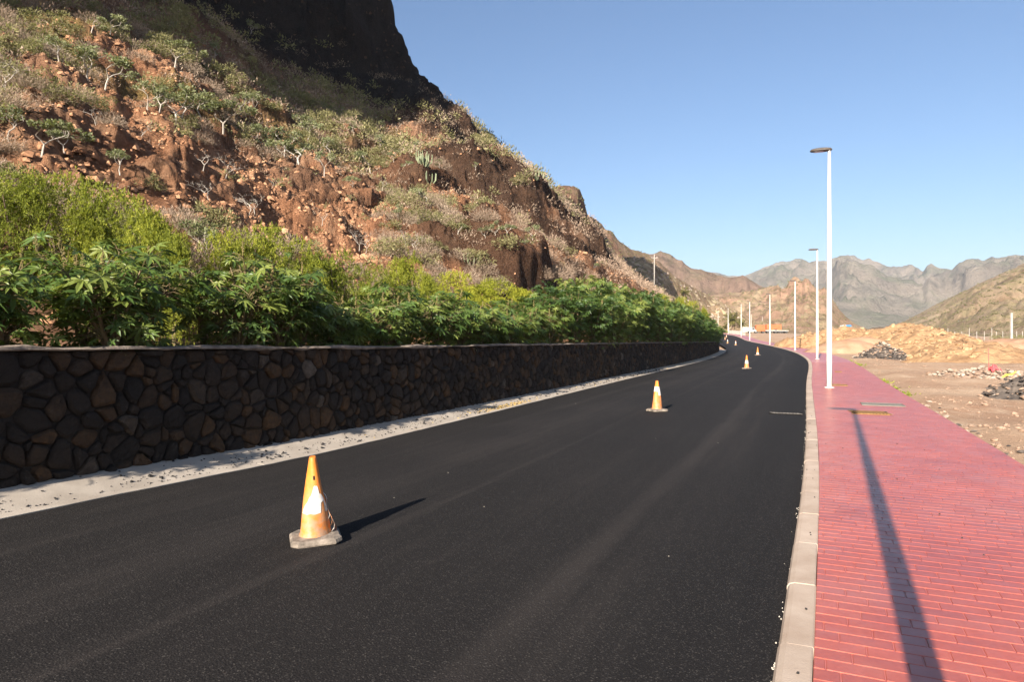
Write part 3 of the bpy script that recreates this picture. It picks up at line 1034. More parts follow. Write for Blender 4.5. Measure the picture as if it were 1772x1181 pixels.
def soil_mat():
    m, nt, b = new_mat('bare_earth'); t = NT(nt)
    p = t.pos()
    c = t.ramp(t.noise(p, 0.22, 8, 0.65), [(0.3, (0.30, 0.18, 0.115)), (0.55, (0.40, 0.27, 0.18)), (0.75, (0.50, 0.37, 0.265))])
    c = t.mix(t.ramp(t.noise(t.scale(p, (1, .35, 1)), 1.3, 8, 0.72), [(0.5, 0.0), (0.72, 0.65)]), c, (0.54, 0.42, 0.31))
    c = t.mix(t.ramp(t.noise(p, 4.0, 8, 0.8), [(0.54, 0.0), (0.7, 0.6)]), c, (0.19, 0.11, 0.065))
    t.l(c, b.inputs['Base Color']); b.inputs['Roughness'].default_value = 0.95; b.inputs['Specular IOR Level'].default_value = 0.1
    t.l(t.bump(t.noise(p, 6, 8, 0.75), 0.9, 0.06), b.inputs['Normal'])
    return m
M['soil'] = soil_mat()
add('ground', mesh_np('ground', np.stack([GX.ravel(), GY.ravel(), GZ.ravel()], 1), grid_faces(len(_ga), len(_gr)), M['soil'], True), kind='structure')
def gz(x, y):
    return float(ground_z(np.array([x]), np.array([y]))[0]) - 1.2 * float(smooth(500, 3200, math.hypot(x, y)))

# ------------------------------------------------------------------ farther hills, each a ridge with its own skyline
def rocky_mat(name, lo, mid, hi, rk, sc=0.05, gr=None, bump=2.0, spots=None):
    m, nt, b = new_mat(name); t = NT(nt)
    p = t.pos()
    c = t.ramp(t.noise(p, sc, 9, 0.68), [(0.3, lo), (0.5, mid), (0.72, hi)])
    if gr is not None:
        c = t.mix(t.ramp(t.noise(t.scale(p, (1, 1, 2.5)), sc * 1.7, 7, 0.7), [(0.46, 0.0), (0.66, 0.7)]), c, gr)
    c = t.mix(t.attr('rock'), c, t.ramp(t.noise(p, sc * 2.5, 8, 0.7), [(0.3, rk[0]), (0.7, rk[1])]))
    if spots:
        v = t.ramp(t.vor(p, spots[0], out='Color'), [(0.72, 0.0), (0.8, 1.0)])
        c = t.mix(t.math('MULTIPLY', v, spots[2]), c, spots[1])
        v = t.ramp(t.vor(p, spots[0] * .8, out='Distance'), [(0.12, 1.0), (0.3, 0.0)])
        c = t.mix(t.math('MULTIPLY', v, .6), c, (lo[0] * .5, lo[1] * .6, lo[2] * .5))
    t.l(c, b.inputs['Base Color']); b.inputs['Roughness'].default_value = 0.95; b.inputs['Specular IOR Level'].default_value = 0.05
    t.l(t.bump(t.noise(p, sc * 6, 9, 0.75), 1.0, bump), b.inputs['Normal'])
    return m
def ridge(name, sky_tab, rc, rb, mat, zb=2.0, npx=220, nr=70, power=1.25, rough=.06, wave=40.0, seed=80, cl=.0, back=.5, shear=0.0):
    px = np.linspace(sky_tab[0][0], sky_tab[-1][0], npx); az = pxaz(px)
    e = etab(px, sky_tab)
    RC = np.interp(px, [a for a, _ in rc], [b for _, b in rc]); RB = np.interp(px, [a for a, _ in rb], [b for _, b in rb])
    zc = EYE + e * RC
    f = np.concatenate([np.linspace(0, 1, nr) ** .8, np.linspace(1.04, 1.6, 10)])
    Rr = RB[:, None] + (RC - RB)[:, None] * f[None]
    X = Rr * np.sin(az)[:, None]; Y = Rr * np.cos(az)[:, None]
    H = np.maximum(zc - zb, .5)[:, None]
    q = np.clip(f, 0, 1)[None]
    prof = (1 - cl) * q ** power + cl * smooth(.72, .95, q)
    Zz = zb + H * prof
    Zz = np.where(f[None] > 1, zb + H * (1 - back * (f[None] - 1) / .6 * 1.5), Zz)
    n = fbm(X / wave, Y / wave, 0, 6, seed)
    rg = 1 - 2 * np.abs(fbm(X / wave / 1.4 + .4 * n, Y / wave / 1.4, 0, 5, seed + 7))
    Zz = Zz + H * rough * (n + rg * 1.3) * np.sin(np.clip(q, 0, 1) * math.pi) ** .6 * 1.2
    cap = EYE + Rr * e[:, None] * (1 + .012 * fbm(px / 9, 0 * px, 0, 3, seed + 3))[:, None]
    Zz = np.where(Zz > cap, cap, Zz)
    dzr = np.gradient(Zz, axis=1) / np.maximum(np.gradient(Rr, axis=1), .01)
    rk = np.clip(smooth(.55, 1.0, dzr) + cl * smooth(.7, .85, q) * (1 - smooth(1.0, 1.1, f[None])), 0, 1)
    me = mesh_np(name, np.stack([X.ravel(), Y.ravel(), Zz.ravel()], 1), grid_faces(npx, len(f)), mat, True)
    fattr(me, 'rock', rk.ravel())
    o = add(name, me, kind='structure')
    def at(px_, py_):
        i = int(np.clip(np.searchsorted(px, px_), 0, npx - 1))
        ee = (Zz[i] - EYE) / Rr[i]
        ok = np.where(ee >= (580 - py_) / FPX * math.cos(az[i]))[0]
        return None if not len(ok) else (float(X[i, ok[0]]), float(Y[i, ok[0]]), float(Zz[i, ok[0]]))
    return at
M['hill2'] = rocky_mat('cliff_hill', (0.13, 0.085, 0.055), (0.22, 0.15, 0.10), (0.32, 0.235, 0.16), ((0.09, 0.055, 0.04), (0.27, 0.16, 0.105)), .12, (0.15, 0.15, 0.06), 1.4)
M['boulder_hill'] = rocky_mat('boulder_slope', (0.16, 0.105, 0.06), (0.30, 0.21, 0.125), (0.44, 0.34, 0.20), ((0.12, 0.07, 0.04), (0.3, 0.2, 0.12)), .16, None, .9, (.42, (0.52, 0.42, 0.25), .8))
M['hill3'] = rocky_mat('brown_ridge', (0.13, 0.085, 0.06), (0.20, 0.135, 0.095), (0.28, 0.20, 0.14), ((0.12, 0.08, 0.06), (0.25, 0.165, 0.12)), .03, (0.14, 0.125, 0.06), 5)
M['peak_hill'] = rocky_mat('peak_slope', (0.17, 0.105, 0.07), (0.28, 0.185, 0.125), (0.38, 0.275, 0.185), ((0.17, 0.10, 0.066), (0.31, 0.20, 0.135)), .07, (0.17, 0.155, 0.065), 1.6, (.16, (0.36, 0.29, 0.18), .45))
M['right_hill'] = rocky_mat('green_slope', (0.17, 0.12, 0.08), (0.26, 0.19, 0.125), (0.35, 0.27, 0.18), ((0.11, 0.065, 0.04), (0.22, 0.14, 0.09)), .06, (0.21, 0.185, 0.085), 1.3, (.22, (0.34, 0.28, 0.17), .3))
M['far'] = rocky_mat('far_mountain', (0.115, 0.10, 0.078), (0.20, 0.17, 0.132), (0.32, 0.265, 0.21), ((0.10, 0.085, 0.068), (0.25, 0.205, 0.162)), .006, (0.125, 0.135, 0.075), 18)
at_cliff = ridge('cliff_hill', [(880, 380), (925, 335), (945, 327), (957, 323), (975, 321), (993, 322), (1003, 328), (1010, 345), (1017, 371), (1024, 376), (1040, 385), (1049, 396), (1057, 400), (1068, 414), (1082, 426), (1095, 433), (1115, 439), (1140, 452), (1175, 484), (1205, 530), (1228, 574)],
      [(880, 190), (1000, 205), (1015, 222), (1040, 300), (1115, 330), (1228, 330)], [(880, 100), (1000, 112), (1228, 190)], M['hill2'], zb=1.0, npx=300, nr=90, power=1.35, rough=.05, wave=16, seed=90, cl=.25)
at_boul = ridge('boulder_slope', [(1010, 470), (1040, 448), (1060, 446), (1090, 445), (1115, 447), (1130, 452), (1140, 463), (1160, 474), (1180, 486), (1210, 503), (1250, 524), (1290, 545), (1330, 566)],
      [(1010, 190), (1150, 225), (1230, 330), (1330, 350)], [(1010, 112), (1150, 150), (1228, 262), (1330, 300)], M['boulder_hill'], zb=1.0, npx=200, nr=70, power=1.0, rough=.05, wave=12, seed=95)
ridge('brown_ridge', [(1000, 470), (1060, 450), (1100, 440), (1115, 437), (1130, 438), (1145, 435), (1158, 440), (1170, 448), (1180, 451), (1187, 458), (1200, 465), (1212, 465), (1222, 471), (1240, 475), (1262, 481), (1285, 477), (1310, 492), (1350, 512), (1420, 540)],
      [(1000, 900), (1420, 900)], [(1000, 380), (1420, 420)], M['hill3'], npx=260, power=1.1, rough=.14, wave=80, seed=100)
at_peak = ridge('peak_hill', [(1150, 548), (1190, 520), (1225, 511), (1262, 507), (1300, 505), (1330, 497), (1346, 494), (1352, 501), (1360, 497), (1367, 485), (1374, 480), (1381, 481), (1387, 487), (1393, 481), (1399, 483), (1404, 492), (1412, 499), (1420, 500), (1426, 497), (1433, 506), (1441, 519), (1452, 536), (1463, 548), (1478, 560), (1495, 568), (1520, 574)],
      [(1150, 520), (1330, 500), (1520, 430)], [(1150, 250), (1300, 300), (1520, 330)], M['peak_hill'], npx=300, nr=80, power=1.25, rough=.11, wave=30, seed=105, cl=.16)
at_right = ridge('green_slope', [(1480, 577), (1530, 571), (1565, 556), (1590, 543), (1615, 529), (1650, 512), (1690, 493), (1720, 479), (1745, 468), (1772, 456), (1850, 422), (2000, 370), (2300, 300)],
      [(1480, 560), (2300, 460)], [(1480, 330), (1700, 190), (2300, 120)], M['right_hill'], zb=-1.5, npx=260, nr=90, power=1.05, rough=.08, wave=40, seed=110)
ridge('far_mountains', [(1090, 490), (1180, 470), (1215, 470), (1240, 471), (1262, 478), (1285, 477), (1300, 473), (1322, 463), (1340, 456), (1350, 453), (1362, 453), (1375, 449), (1387, 448), (1400, 453), (1420, 451), (1440, 449), (1452, 445), (1467, 440), (1478, 443), (1492, 450), (1505, 449), (1520, 455), (1536, 461), (1548, 460), (1560, 462), (1578, 459), (1586, 463), (1597, 470), (1605, 459), (1611, 455), (1618, 460), (1628, 465), (1637, 464), (1646, 467), (1658, 457), (1672, 450), (1683, 447), (1693, 450), (1703, 450), (1715, 445), (1730, 447), (1745, 443), (1772, 441), (1830, 432), (1900, 440), (2050, 430), (2300, 440)],
      [(1090, 2700), (2300, 2700)], [(1090, 1150), (2300, 1150)], M['far'], zb=0.0, npx=520, nr=150, power=.95, rough=.15, wave=260, seed=120)

# ------------------------------------------------------------------ spoil heaps on the cleared ground
M['ochre'] = simple_mat('ochre_earth', (0.22, 0.125, 0.065), (0.38, 0.245, 0.135), 0.9, 0.95, 0.12, 5, spec=.1, detail=9)
M['brown_earth'] = simple_mat('brown_earth', (0.30, 0.16, 0.095), (0.40, 0.25, 0.165), 0.8, 0.95, 0.06, 6, spec=.1)
M['dark_earth'] = simple_mat('dark_earth', (0.06, 0.045, 0.035), (0.13, 0.095, 0.07), 1.5, 0.95, 0.05, 6, spec=.1)
def heap(name, label, blobs, mat, ext, n=70, rough=.12, wave=.9, seed=130):
    """blobs: (x, y, rx, ry, h, rot)"""
    x0, x1, y0, y1 = ext
    gx = np.linspace(x0, x1, n); gy = np.linspace(y0, y1, n)
    X, Y = np.meshgrid(gx, gy, indexing='ij')
    H = np.zeros_like(X)
    for k, (cx, cy, rx, ry, h, rot) in enumerate(blobs):
        H = np.maximum(H, mound(X, Y, cx, cy, rx, ry, h, rot, .9, seed + k))
    H = H + rough * (fbm(X / wave, Y / wave, 0, 4, seed + 9) + .6 * np.abs(fbm(X / wave * 2.1, Y / wave * 2.1, 0, 3, seed + 11))) * smooth(0.02, .4, H)
    G = ground_z(X, Y)
    Zz = G + np.where(H > .02, H, -.25)
    o = add(name, mesh_np(name, np.stack([X.ravel(), Y.ravel(), Zz.ravel()], 1), grid_faces(n, n), mat, True), label=label, category='earth heap')
    def hh(x, y):
        i = np.clip((x - x0) / (x1 - x0) * (n - 1), 0, n - 1.001); j = np.clip((y - y0) / (y1 - y0) * (n - 1), 0, n - 1.001)
        a, b = int(i), int(j); fa, fb = i - a, j - b
        return float((Zz[a, b] * (1 - fa) + Zz[a + 1, b] * fa) * (1 - fb) + (Zz[a, b + 1] * (1 - fa) + Zz[a + 1, b + 1] * fa) * fb)
    return o, hh
bl = []
for (px, d, rx, ry, h) in [(1395, 92, 6, 4, 1.5), (1425, 90, 7, 4.5, 2.1), (1462, 88, 8, 5, 2.5), (1500, 86, 8, 5, 2.2), (1535, 84, 7, 5, 2.2), (1566, 80, 7, 5, 3.0), (1590, 74, 6, 5, 2.7), (1612, 66, 6, 5, 2.2), (1638, 57, 5, 5, 1.7), (1662, 50, 4.5, 5, 1.25), (1688, 44, 4, 4, .7)]:
    x, y = polar(px, d); bl.append((x, y, rx, ry, h, .2))
ochre, ochre_h = heap('earth_heap', 'long ochre heap of clods running across the cleared ground behind the lamp post', bl, M['ochre'], (22, 62, 36, 104), 190, .22, .8, 140)
bl = [polar(1470, 66) + (4.2, 3.0, 1.3, .1), polar(1500, 70) + (4.5, 3, 1.5, 0)]
heap('earth_heap', 'smooth low mound of brown soil behind the grey rubble pile', bl, M['brown_earth'], (26, 44, 58, 78), 60, .04, 1.2, 150)
bl = [polar(1600, 54) + (1.6, 1.6, .75, .1), polar(1585, 53) + (1.5, 1.3, .6, 0)]
heap('earth_heap', 'small dark soil mound beside the grey rubble pile', bl, M['dark_earth'], (27, 37, 49, 59), 44, .06, .8, 160)  # whole mound in the darker earth colour
bl = [polar(1522, 96) + (4.2, 2.4, 2.5, .1), polar(1492, 98) + (3.4, 2.2, 2.3, .1)]
heap('earth_heap', 'dark brown soil mound peeping over the crest of the ochre heap', bl, M['dark_earth'], (44, 64, 90, 104), 50, .12, .9, 170)
bl = [polar(1604, 88) + (4.2, 2.2, 2.5, .2)]
heap('earth_heap', 'dark brown soil mound behind the highest part of the ochre heap', bl, M['dark_earth'], (46, 62, 82, 96), 44, .12, .9, 175)
bl = [polar(1745, 66) + (9, 4, 1.4, .1), polar(1800, 64) + (9, 4, 1.5, .1)]
heap('earth_heap', 'long pale bank of earth below the concrete post fence', bl, M['brown_earth'], (36, 64, 58, 74), 60, .06, 1.2, 180)
# ------------------------------------------------------------------ vegetation
def vec(*a):
    return Vector(a)
def rdir(zmin=-1.0, zmax=1.0):
    a = U(0, 6.2832); z = U(zmin, zmax); r = math.sqrt(max(0, 1 - z * z))
    return Vector((r * math.cos(a), r * math.sin(a), z))

# ---- castor-oil plants on the bench behind the wall
M['castor_leaf'] = leaf_mat('castor_leaf', (0.026, 0.052, 0.013), (0.066, 0.115, 0.024), (0.18, 0.21, 0.045), .30, .45, 3.0, .4, .55)
M['castor_stem'] = simple_mat('castor_stem', (0.10, 0.09, 0.035), (0.16, 0.10, 0.055), 5, .7)
M['castor_spike'] = simple_mat('castor_spike', (0.10, 0.11, 0.035), (0.24, 0.17, 0.07), 22, .8)
def castor_leaf_geo(seed, lobes=8):
    """palmate blade lying in the xy plane, petiole at the origin, tip along +y"""
    rnd = random.Random(seed)
    vs = [(0, 0, 0.0)]; fs = []
    span = math.radians(285); a0 = -span / 2
    for k in range(lobes):
        a = a0 + span * k / (lobes - 1) + rnd.uniform(-.06, .06)
        L = .52 * (1 - .42 * (abs(k - (lobes - 1) / 2) / ((lobes - 1) / 2)) ** 1.6) * rnd.uniform(.88, 1.08)
        w = .060 * rnd.uniform(.85, 1.15) * (L / .5)
        ca, sa = math.sin(a), math.cos(a)
        def P(r, o, z):
            return (ca * r + sa * o, sa * r - ca * o, z)
        dr = rnd.uniform(.08, .30)
        def zz(r):
            return .035 - dr * (r / .52) ** 2 * .52
        n = len(vs)
        ws = span / (lobes - 1) * .5
        q = .30 * L
        vs += [P(q, -q * math.tan(ws) * .95, zz(q) + .012), P(q, q * math.tan(ws) * .95, zz(q) + .012), P(.45 * L, 0, zz(.45 * L) - .012),
               P(.62 * L, -w, zz(.62 * L) + .010), P(.62 * L, w, zz(.62 * L) + .010), P(L, 0, zz(L))]
        fs += [(0, n, n + 2), (0, n + 2, n + 1), (n, n + 3, n + 2), (n + 2, n + 4, n + 1), (n + 2, n + 3, n + 5), (n + 2, n + 5, n + 4)]
    return vs, fs
LEAF_GEO = [castor_leaf_geo(i) for i in range(7)]
LEAF_ME = [mesh_np('leaf', v, f, M['castor_leaf']) for v, f in LEAF_GEO]
def leaf_frame(out, droop):
    """rotation that lays a blade facing up and outwards, its tip hanging along out"""
    y = Vector((out.x, out.y, -droop)).normalized()
    z = Vector((0, 0, 1)) - y * y.z
    z = z.normalized()
    x = y.cross(z)
    R_ = Matrix((x, y, z)).transposed()
    return R_
def castor_plan(height, spread, nleaf, rnd):
    """stems and leaf placements in plant coordinates"""
    stems = []; leaves = []; spikes = []
    ns = rnd.randint(4, 6)
    per = nleaf // ns
    for k in range(ns):
        a = 6.283 * k / ns + rnd.uniform(-.5, .5)
        h = height * rnd.uniform(.72, 1.0); r = spread * rnd.uniform(.25, .85)
        pts = []
        for i in range(6):
            u = i / 5
            pts.append(Vector((math.cos(a) * r * u ** 1.3 + rnd.uniform(-.03, .03), math.sin(a) * r * u ** 1.3 + rnd.uniform(-.03, .03), h * u * (.93 if i == 5 else 1))))
        stems.append((pts, [.032 - .022 * i / 5 for i in range(6)]))
        spikes.append(pts[-1])
        for j in range(per):
            u = rnd.uniform(.0, 1.0) ** .62
            i = min(int(u * 5), 4); f = u * 5 - i
            b = pts[i].lerp(pts[i + 1], f)
            ang = rnd.uniform(0, 6.283)
            o = Vector((math.cos(ang), math.sin(ang), 0))
            pl = rnd.uniform(.16, .48) * (1.15 - .35 * u)
            tip = b + o * pl + Vector((0, 0, rnd.uniform(-.12, .22)))
            sc = rnd.uniform(.35, 1.0) * (.6 + .45 * u) * .57
            leaves.append((b, tip, o, rnd.uniform(-.1, .9), sc, rnd.uniform(-.7, .7)))
    return stems, leaves, spikes
def leaf_matrix(l):
    b, tip, o, dr, sc, roll = l
    R_ = leaf_frame(o, dr) @ Matrix.Rotation(roll, 3, 'Y')
    return R_.to_4x4(), tip, sc
def spike_geo(mb, p, rnd, L=.24):
    """upright flower and seed spike"""
    mb.tube([p, p + Vector((0, 0, L))], [.008, .004], 4)
    for i in range(14):
        q = p + Vector((rnd.uniform(-.02, .02), rnd.uniform(-.02, .02), L * (.25 + .75 * i / 14)))
        r = .017 * (1.15 - .6 * i / 14)
        mb.raw([q + Vector((r, 0, 0)), q + Vector((0, r, 0)), q + Vector((-r, 0, 0)), q + Vector((0, -r, 0)), q + Vector((0, 0, r * 1.3)), q - Vector((0, 0, r))],
               [(0, 1, 4), (1, 2, 4), (2, 3, 4), (3, 0, 4), (1, 0, 5), (2, 1, 5), (3, 2, 5), (0, 3, 5)])
CASTOR_TOP = [(-400, 420), (-100, 425), (0, 428), (60, 425), (120, 412), (210, 418), (255, 438), (300, 452), (345, 470), (375, 452), (430, 438), (500, 448), (535, 490), (560, 535), (590, 548), (620, 515), (660, 500), (710, 492), (760, 505), (820, 525), (860, 528), (900, 528), (935, 515), (965, 497), (1000, 489), (1040, 498), (1070, 505), (1100, 514), (1130, 520), (1160, 528), (1200, 540), (1235, 562), (1300, 570)]
def castor_height(x, y):
    px = 886 + FPX * x / y if y > 1 else -400
    yt = np.interp(px, [a for a, _ in CASTOR_TOP], [b for _, b in CASTOR_TOP])
    return EYE + (580 - yt) * y / FPX
def castor_parts(H, nleaf, rnd, joined):
    stems, leaves, spikes = castor_plan(H, min(.95, .40 + .24 * H), nleaf, rnd)
    mb = MB()
    for pts, rd in stems:
        mb.tube(pts, rd, 5)
    for l in leaves[::1 if not joined else 3]:
        mb.tube([l[0], (l[0] + l[1]) / 2 + Vector((0, 0, .04)), l[1]], [.006, .005, .004], 3, False)
    return mb.mesh('stem', M['castor_stem']), leaves, spikes
FAR_CASTOR = []
_r = random.Random(66)
for _i in range(7):
    sm, leaves, spikes = castor_parts(2.2, 320, _r, True)
    V = []; F = []
    for l in leaves:
        R_, tip, sc = leaf_matrix(l); v, f = LEAF_GEO[_r.randrange(7)]; n = len(V)
        V += [tuple(tip + (R_ @ (Vector(p) * sc))) for p in v]
        F += [tuple(i + n for i in q) for q in f]
    mbs = MB()
    for p in spikes[:1]:
        spike_geo(mbs, p, _r, .22)
    FAR_CASTOR.append((sm, mesh_np('foliage', V, F, M['castor_leaf']), mbs.mesh('flower_spike', M['castor_spike'])))
def castor(s, t, nleaf, joined, rnd, label, group, hmul=1.0):
    x, y = rp(s, t); x = float(x); y = float(y)
    zb = float(bench(np.array(s))) - .02
    H = max(.75, (castor_height(x, y) - zb - .02) * hmul)
    o = thing('castor_plant', label, 'shrub', (x, y, zb), rnd.uniform(0, 6.28) if joined else 0, group)
    if joined:
        sm, fm, pm = rnd.choice(FAR_CASTOR)
        k = (rnd.uniform(.9, 1.1), rnd.uniform(.9, 1.1), H / 2.2)
        add('stem', sm, o, scale=k); add('foliage', fm, o, scale=k, kind='stuff'); add('flower_spike', pm, o, scale=k)
        return o
    sm, leaves, spikes = castor_parts(H, nleaf, rnd, False)
    add('stem', sm, o)
    for p in spikes:
        if rnd.random() < .6:
            mbs = MB(); spike_geo(mbs, p, rnd, rnd.uniform(.16, .3)); mbs.build('flower_spike', M['castor_spike'], o)
    for l in leaves:
        R_, tip, sc = leaf_matrix(l)
        lo = bpy.data.objects.new('leaf', LEAF_ME[rnd.randrange(7)])
        COL.objects.link(lo); lo.parent = o
        lo.matrix_local = Matrix.Translation(tip) @ R_ @ Matrix.Scale(sc, 4)
    return o
rnd = random.Random(5)
s = -1.2; k = 0
while s < 74.5:
    near = s < 21
    step = 1.05 if near else 1.45
    for row in (0, 1):
        t = T_WALL + (((.62 if k % 3 else .34) if near else .22) if row == 0 else 1.5) + rnd.uniform(-.12, .2)
        q = s + rnd.uniform(-.3, .3) + row * step / 2
        x, y = rp(q, t)
        if y < .8:
            continue
        if near:
            castor(q, t, 185 if row == 0 else 135, False, rnd,
                   'castor-oil plant with broad dark green palmate leaves hanging at the nearer stretch of stone wall' if row == 0 else 'castor-oil plant in the second row behind the nearer stretch of stone wall',
                   'castor plants of the front row' if row == 0 else 'castor plants of the second row', .84 if row == 0 else 1.06)
        else:
            castor(q, t, 190, True, rnd,
                   'bushy castor-oil plant on top of the far stretch of stone wall' if row == 0 else 'castor-oil plant in the second row behind the far stretch of stone wall',
                   'far castor plants of the front row' if row == 0 else 'far castor plants of the second row', .98 if row == 0 else 1.16)
    s += step; k += 1

# ---- low weeds filling the bench under the castor plants
M['weed'] = leaf_mat('weed_leaf', (0.02, 0.035, 0.010), (0.05, 0.075, 0.016), (0.14, 0.145, 0.03), .35, .6, 2.0, .2, False)
def leaf_soup(name, items, mat, parent=None, **kw):
    """items: position, direction, length, width -> diamond shaped leaves in one mesh"""
    n = len(items)
    Pp = np.array([i[0] for i in items], float); Dd = np.array([i[1] for i in items], float)
    L = np.array([i[2] for i in items])[:, None]; W = np.array([i[3] for i in items])[:, None]
    Dd /= np.linalg.norm(Dd, axis=1)[:, None] + 1e-9
    rr = RNG.normal(size=(n, 3)); S_ = np.cross(Dd, rr); S_ /= np.linalg.norm(S_, axis=1)[:, None] + 1e-9
    V = np.stack([Pp, Pp + Dd * L * .5 + S_ * W, Pp + Dd * L, Pp + Dd * L * .5 - S_ * W], 1).reshape(-1, 3)
    F = np.arange(4 * n).reshape(n, 4)
    return add(name, mesh_np(name, V, F, mat), parent, **kw)
it = []
for i in range(15000):
    q = -1.5 + (U(0, 1) ** 2.0) * 60; t = T_WALL + .30 + abs(random.gauss(0, .5)) if random.random() < .8 else T_WALL + U(.3, 2.6)
    x, y = rp(q, t); z = float(bench(np.array(q))) + U(0, .55) * max(.25, float(fbm(q * 1.1, t, 0, 3, 8)) + .6)
    d = rdir(-.5, 1.0); it.append(((float(x), float(y), z), tuple(d), U(.04, .12), U(.012, .03)))
leaf_soup('weeds', it, M['weed'], label='tangle of small weeds on the soil under the castor plants', category='weeds', kind='stuff')

# ---- feathery bright green bushes between the castor plants and the slope
M['feather'] = leaf_mat('feathery_leaf', (0.08, 0.10, 0.014), (0.20, 0.225, 0.026), (0.36, 0.35, 0.045), .42, .6, 1.6, .2)
M['feather_y'] = leaf_mat('feathery_leaf_yellow', (0.13, 0.15, 0.014), (0.27, 0.285, 0.026), (0.42, 0.40, 0.05), .42, .6, 1.6, .2)
M['twig'] = simple_mat('twig_brown', (0.09, 0.06, 0.04), (0.17, 0.12, 0.085), 6, .9)
def feather_geo(rnd, nspray=900):
    """unit bush: radius about 1, height about 2"""
    tr = MB(); items = []
    ends = []
    for k in range(7):
        a = rnd.uniform(0, 6.283); r = rnd.uniform(.15, .55); h = rnd.uniform(.8, 1.7)
        pts = [Vector((math.cos(a) * r * u ** 1.2, math.sin(a) * r * u ** 1.2, h * u)) + Vector((rnd.uniform(-.04, .04), rnd.uniform(-.04, .04), 0)) for u in (0, .25, .5, .75, 1)]
        tr.tube(pts, [.045, .036, .028, .018, .008], 5)
    # the crown is a pile of uneven rounded lobes with hollows between them
    lobes = []
    for k in range(17):
        a = rnd.uniform(0, 6.283); z = rnd.uniform(.30, 1.62); rr = math.sqrt(max(.04, 1 - ((z - .7) / 1.05) ** 2)) * rnd.uniform(.25, .78)
        lobes.append((Vector((math.cos(a) * rr, math.sin(a) * rr, z)), rnd.uniform(.22, .44)))
    for k in range(nspray):
        c, cr = lobes[rnd.randrange(len(lobes))]
        d = Vector((rnd.gauss(0, 1), rnd.gauss(0, 1), rnd.gauss(0, 1) + .55)).normalized()
        p = c + Vector((d.x, d.y, d.z * .85)) * cr * rnd.uniform(.62, 1.0)
        ax = (d * .9 + rdir() * .5).normalized()
        L = rnd.uniform(.08, .20)
        for j in range(12):
            u = j / 11
            q = p + ax * L * u + Vector((0, 0, -.05 * u * u))
            dd = (ax * .6 + rdir() * .8 + Vector((0, 0, -.1)))
            items.append((tuple(q), tuple(dd), rnd.uniform(.035, .075), rnd.uniform(.006, .011)))
    return tr, items
FEATH = []
rnd = random.Random(77)
for i in range(4):
    tr, items = feather_geo(rnd, 1500)
    tm = tr.mesh('branches', M['twig'])
    a = leaf_soup('crown', items, M['feather']); m1 = a.data; bpy.data.objects.remove(a)
    m2 = m1.copy(); m2.materials[0] = M['feather_y']
    FEATH.append((tm, m1, m2))
ORD = ['first', 'second', 'third', 'fourth', 'fifth', 'sixth']
def feathery(px, py_top, d, wpx, yellow, label, group=None):
    x, y = polar(px, d); zb = hz(x, y) - .05
    H = EYE + (580 - py_top) * d / FPX - zb; W = wpx * d / FPX / 2
    o = thing('feathery_bush', label, 'bush', (x, y, zb), U(0, 6.28), group)
    tm, m1, m2 = random.choice(FEATH)
    sc_ = (W, W, max(.5, H / 1.95))
    add('branches', tm, o, scale=sc_); add('crown', m2 if yellow else m1, o, scale=sc_)
    return o
random.seed(91)
for k, (px, yt, d, w) in enumerate([(-60, 300, 13.5, 190), (35, 297, 13.2, 170), (120, 300, 13.8, 160), (190, 318, 13.5, 150), (255, 352, 13.2, 140), (300, 395, 12.8, 90)]):
    feathery(px, yt, d, w, False, 'tall feathery green bush on the near side of the castor gap, %s from the gap' % ORD[5 - k], 'tall feathery bushes at the near end of the wall')
for k, (px, yt, d, w) in enumerate([(395, 398, 15.2, 110), (455, 388, 15.8, 130), (520, 402, 16.2, 130), (580, 418, 16.8, 120)]):
    feathery(px, yt, d, w, False, 'olive green feathery bush beyond the gap in the castor plants, %s from the gap' % ORD[k], 'feathery bushes past the gap in the castor plants')
for k, (px, yt, d, w) in enumerate([(645, 455, 19.0, 90), (705, 440, 19.5, 100), (735, 470, 19.2, 70)]):
    feathery(px, yt, d, w, False, '%s narrow feathery bush between the olive green and the yellow bushes' % ['low', 'tallest', 'smallest'][k], 'narrow feathery bushes')
for k, (px, yt, d, w) in enumerate([(785, 468, 22.5, 90), (840, 482, 23.5, 110), (895, 496, 25.0, 110), (935, 503, 26.0, 70), (820, 500, 21.5, 90)]):
    feathery(px, yt, d, w, True, ['tallest yellow-green feathery bush, left of the dark rock outcrop', 'yellow-green feathery bush right below the dark rock outcrop', 'broad yellow-green feathery bush to the right of the outcrop', 'small yellow-green feathery bush touching the far castor plants', 'low yellow-green feathery bush in front of the tallest yellow one'][k], 'yellow-green feathery bushes below the outcrop')
for k, (px, yt, d, w) in enumerate([(1118, 512, 50, 44), (1148, 508, 56, 48), (1176, 512, 60, 40), (1200, 520, 66, 36), (1218, 532, 70, 26)]):
    feathery(px, yt, d, w, True, 'yellow-green feathery bush over the far castor plants, %s back from the wall end' % ORD[4 - k], 'yellow-green feathery bushes at the end of the wall')

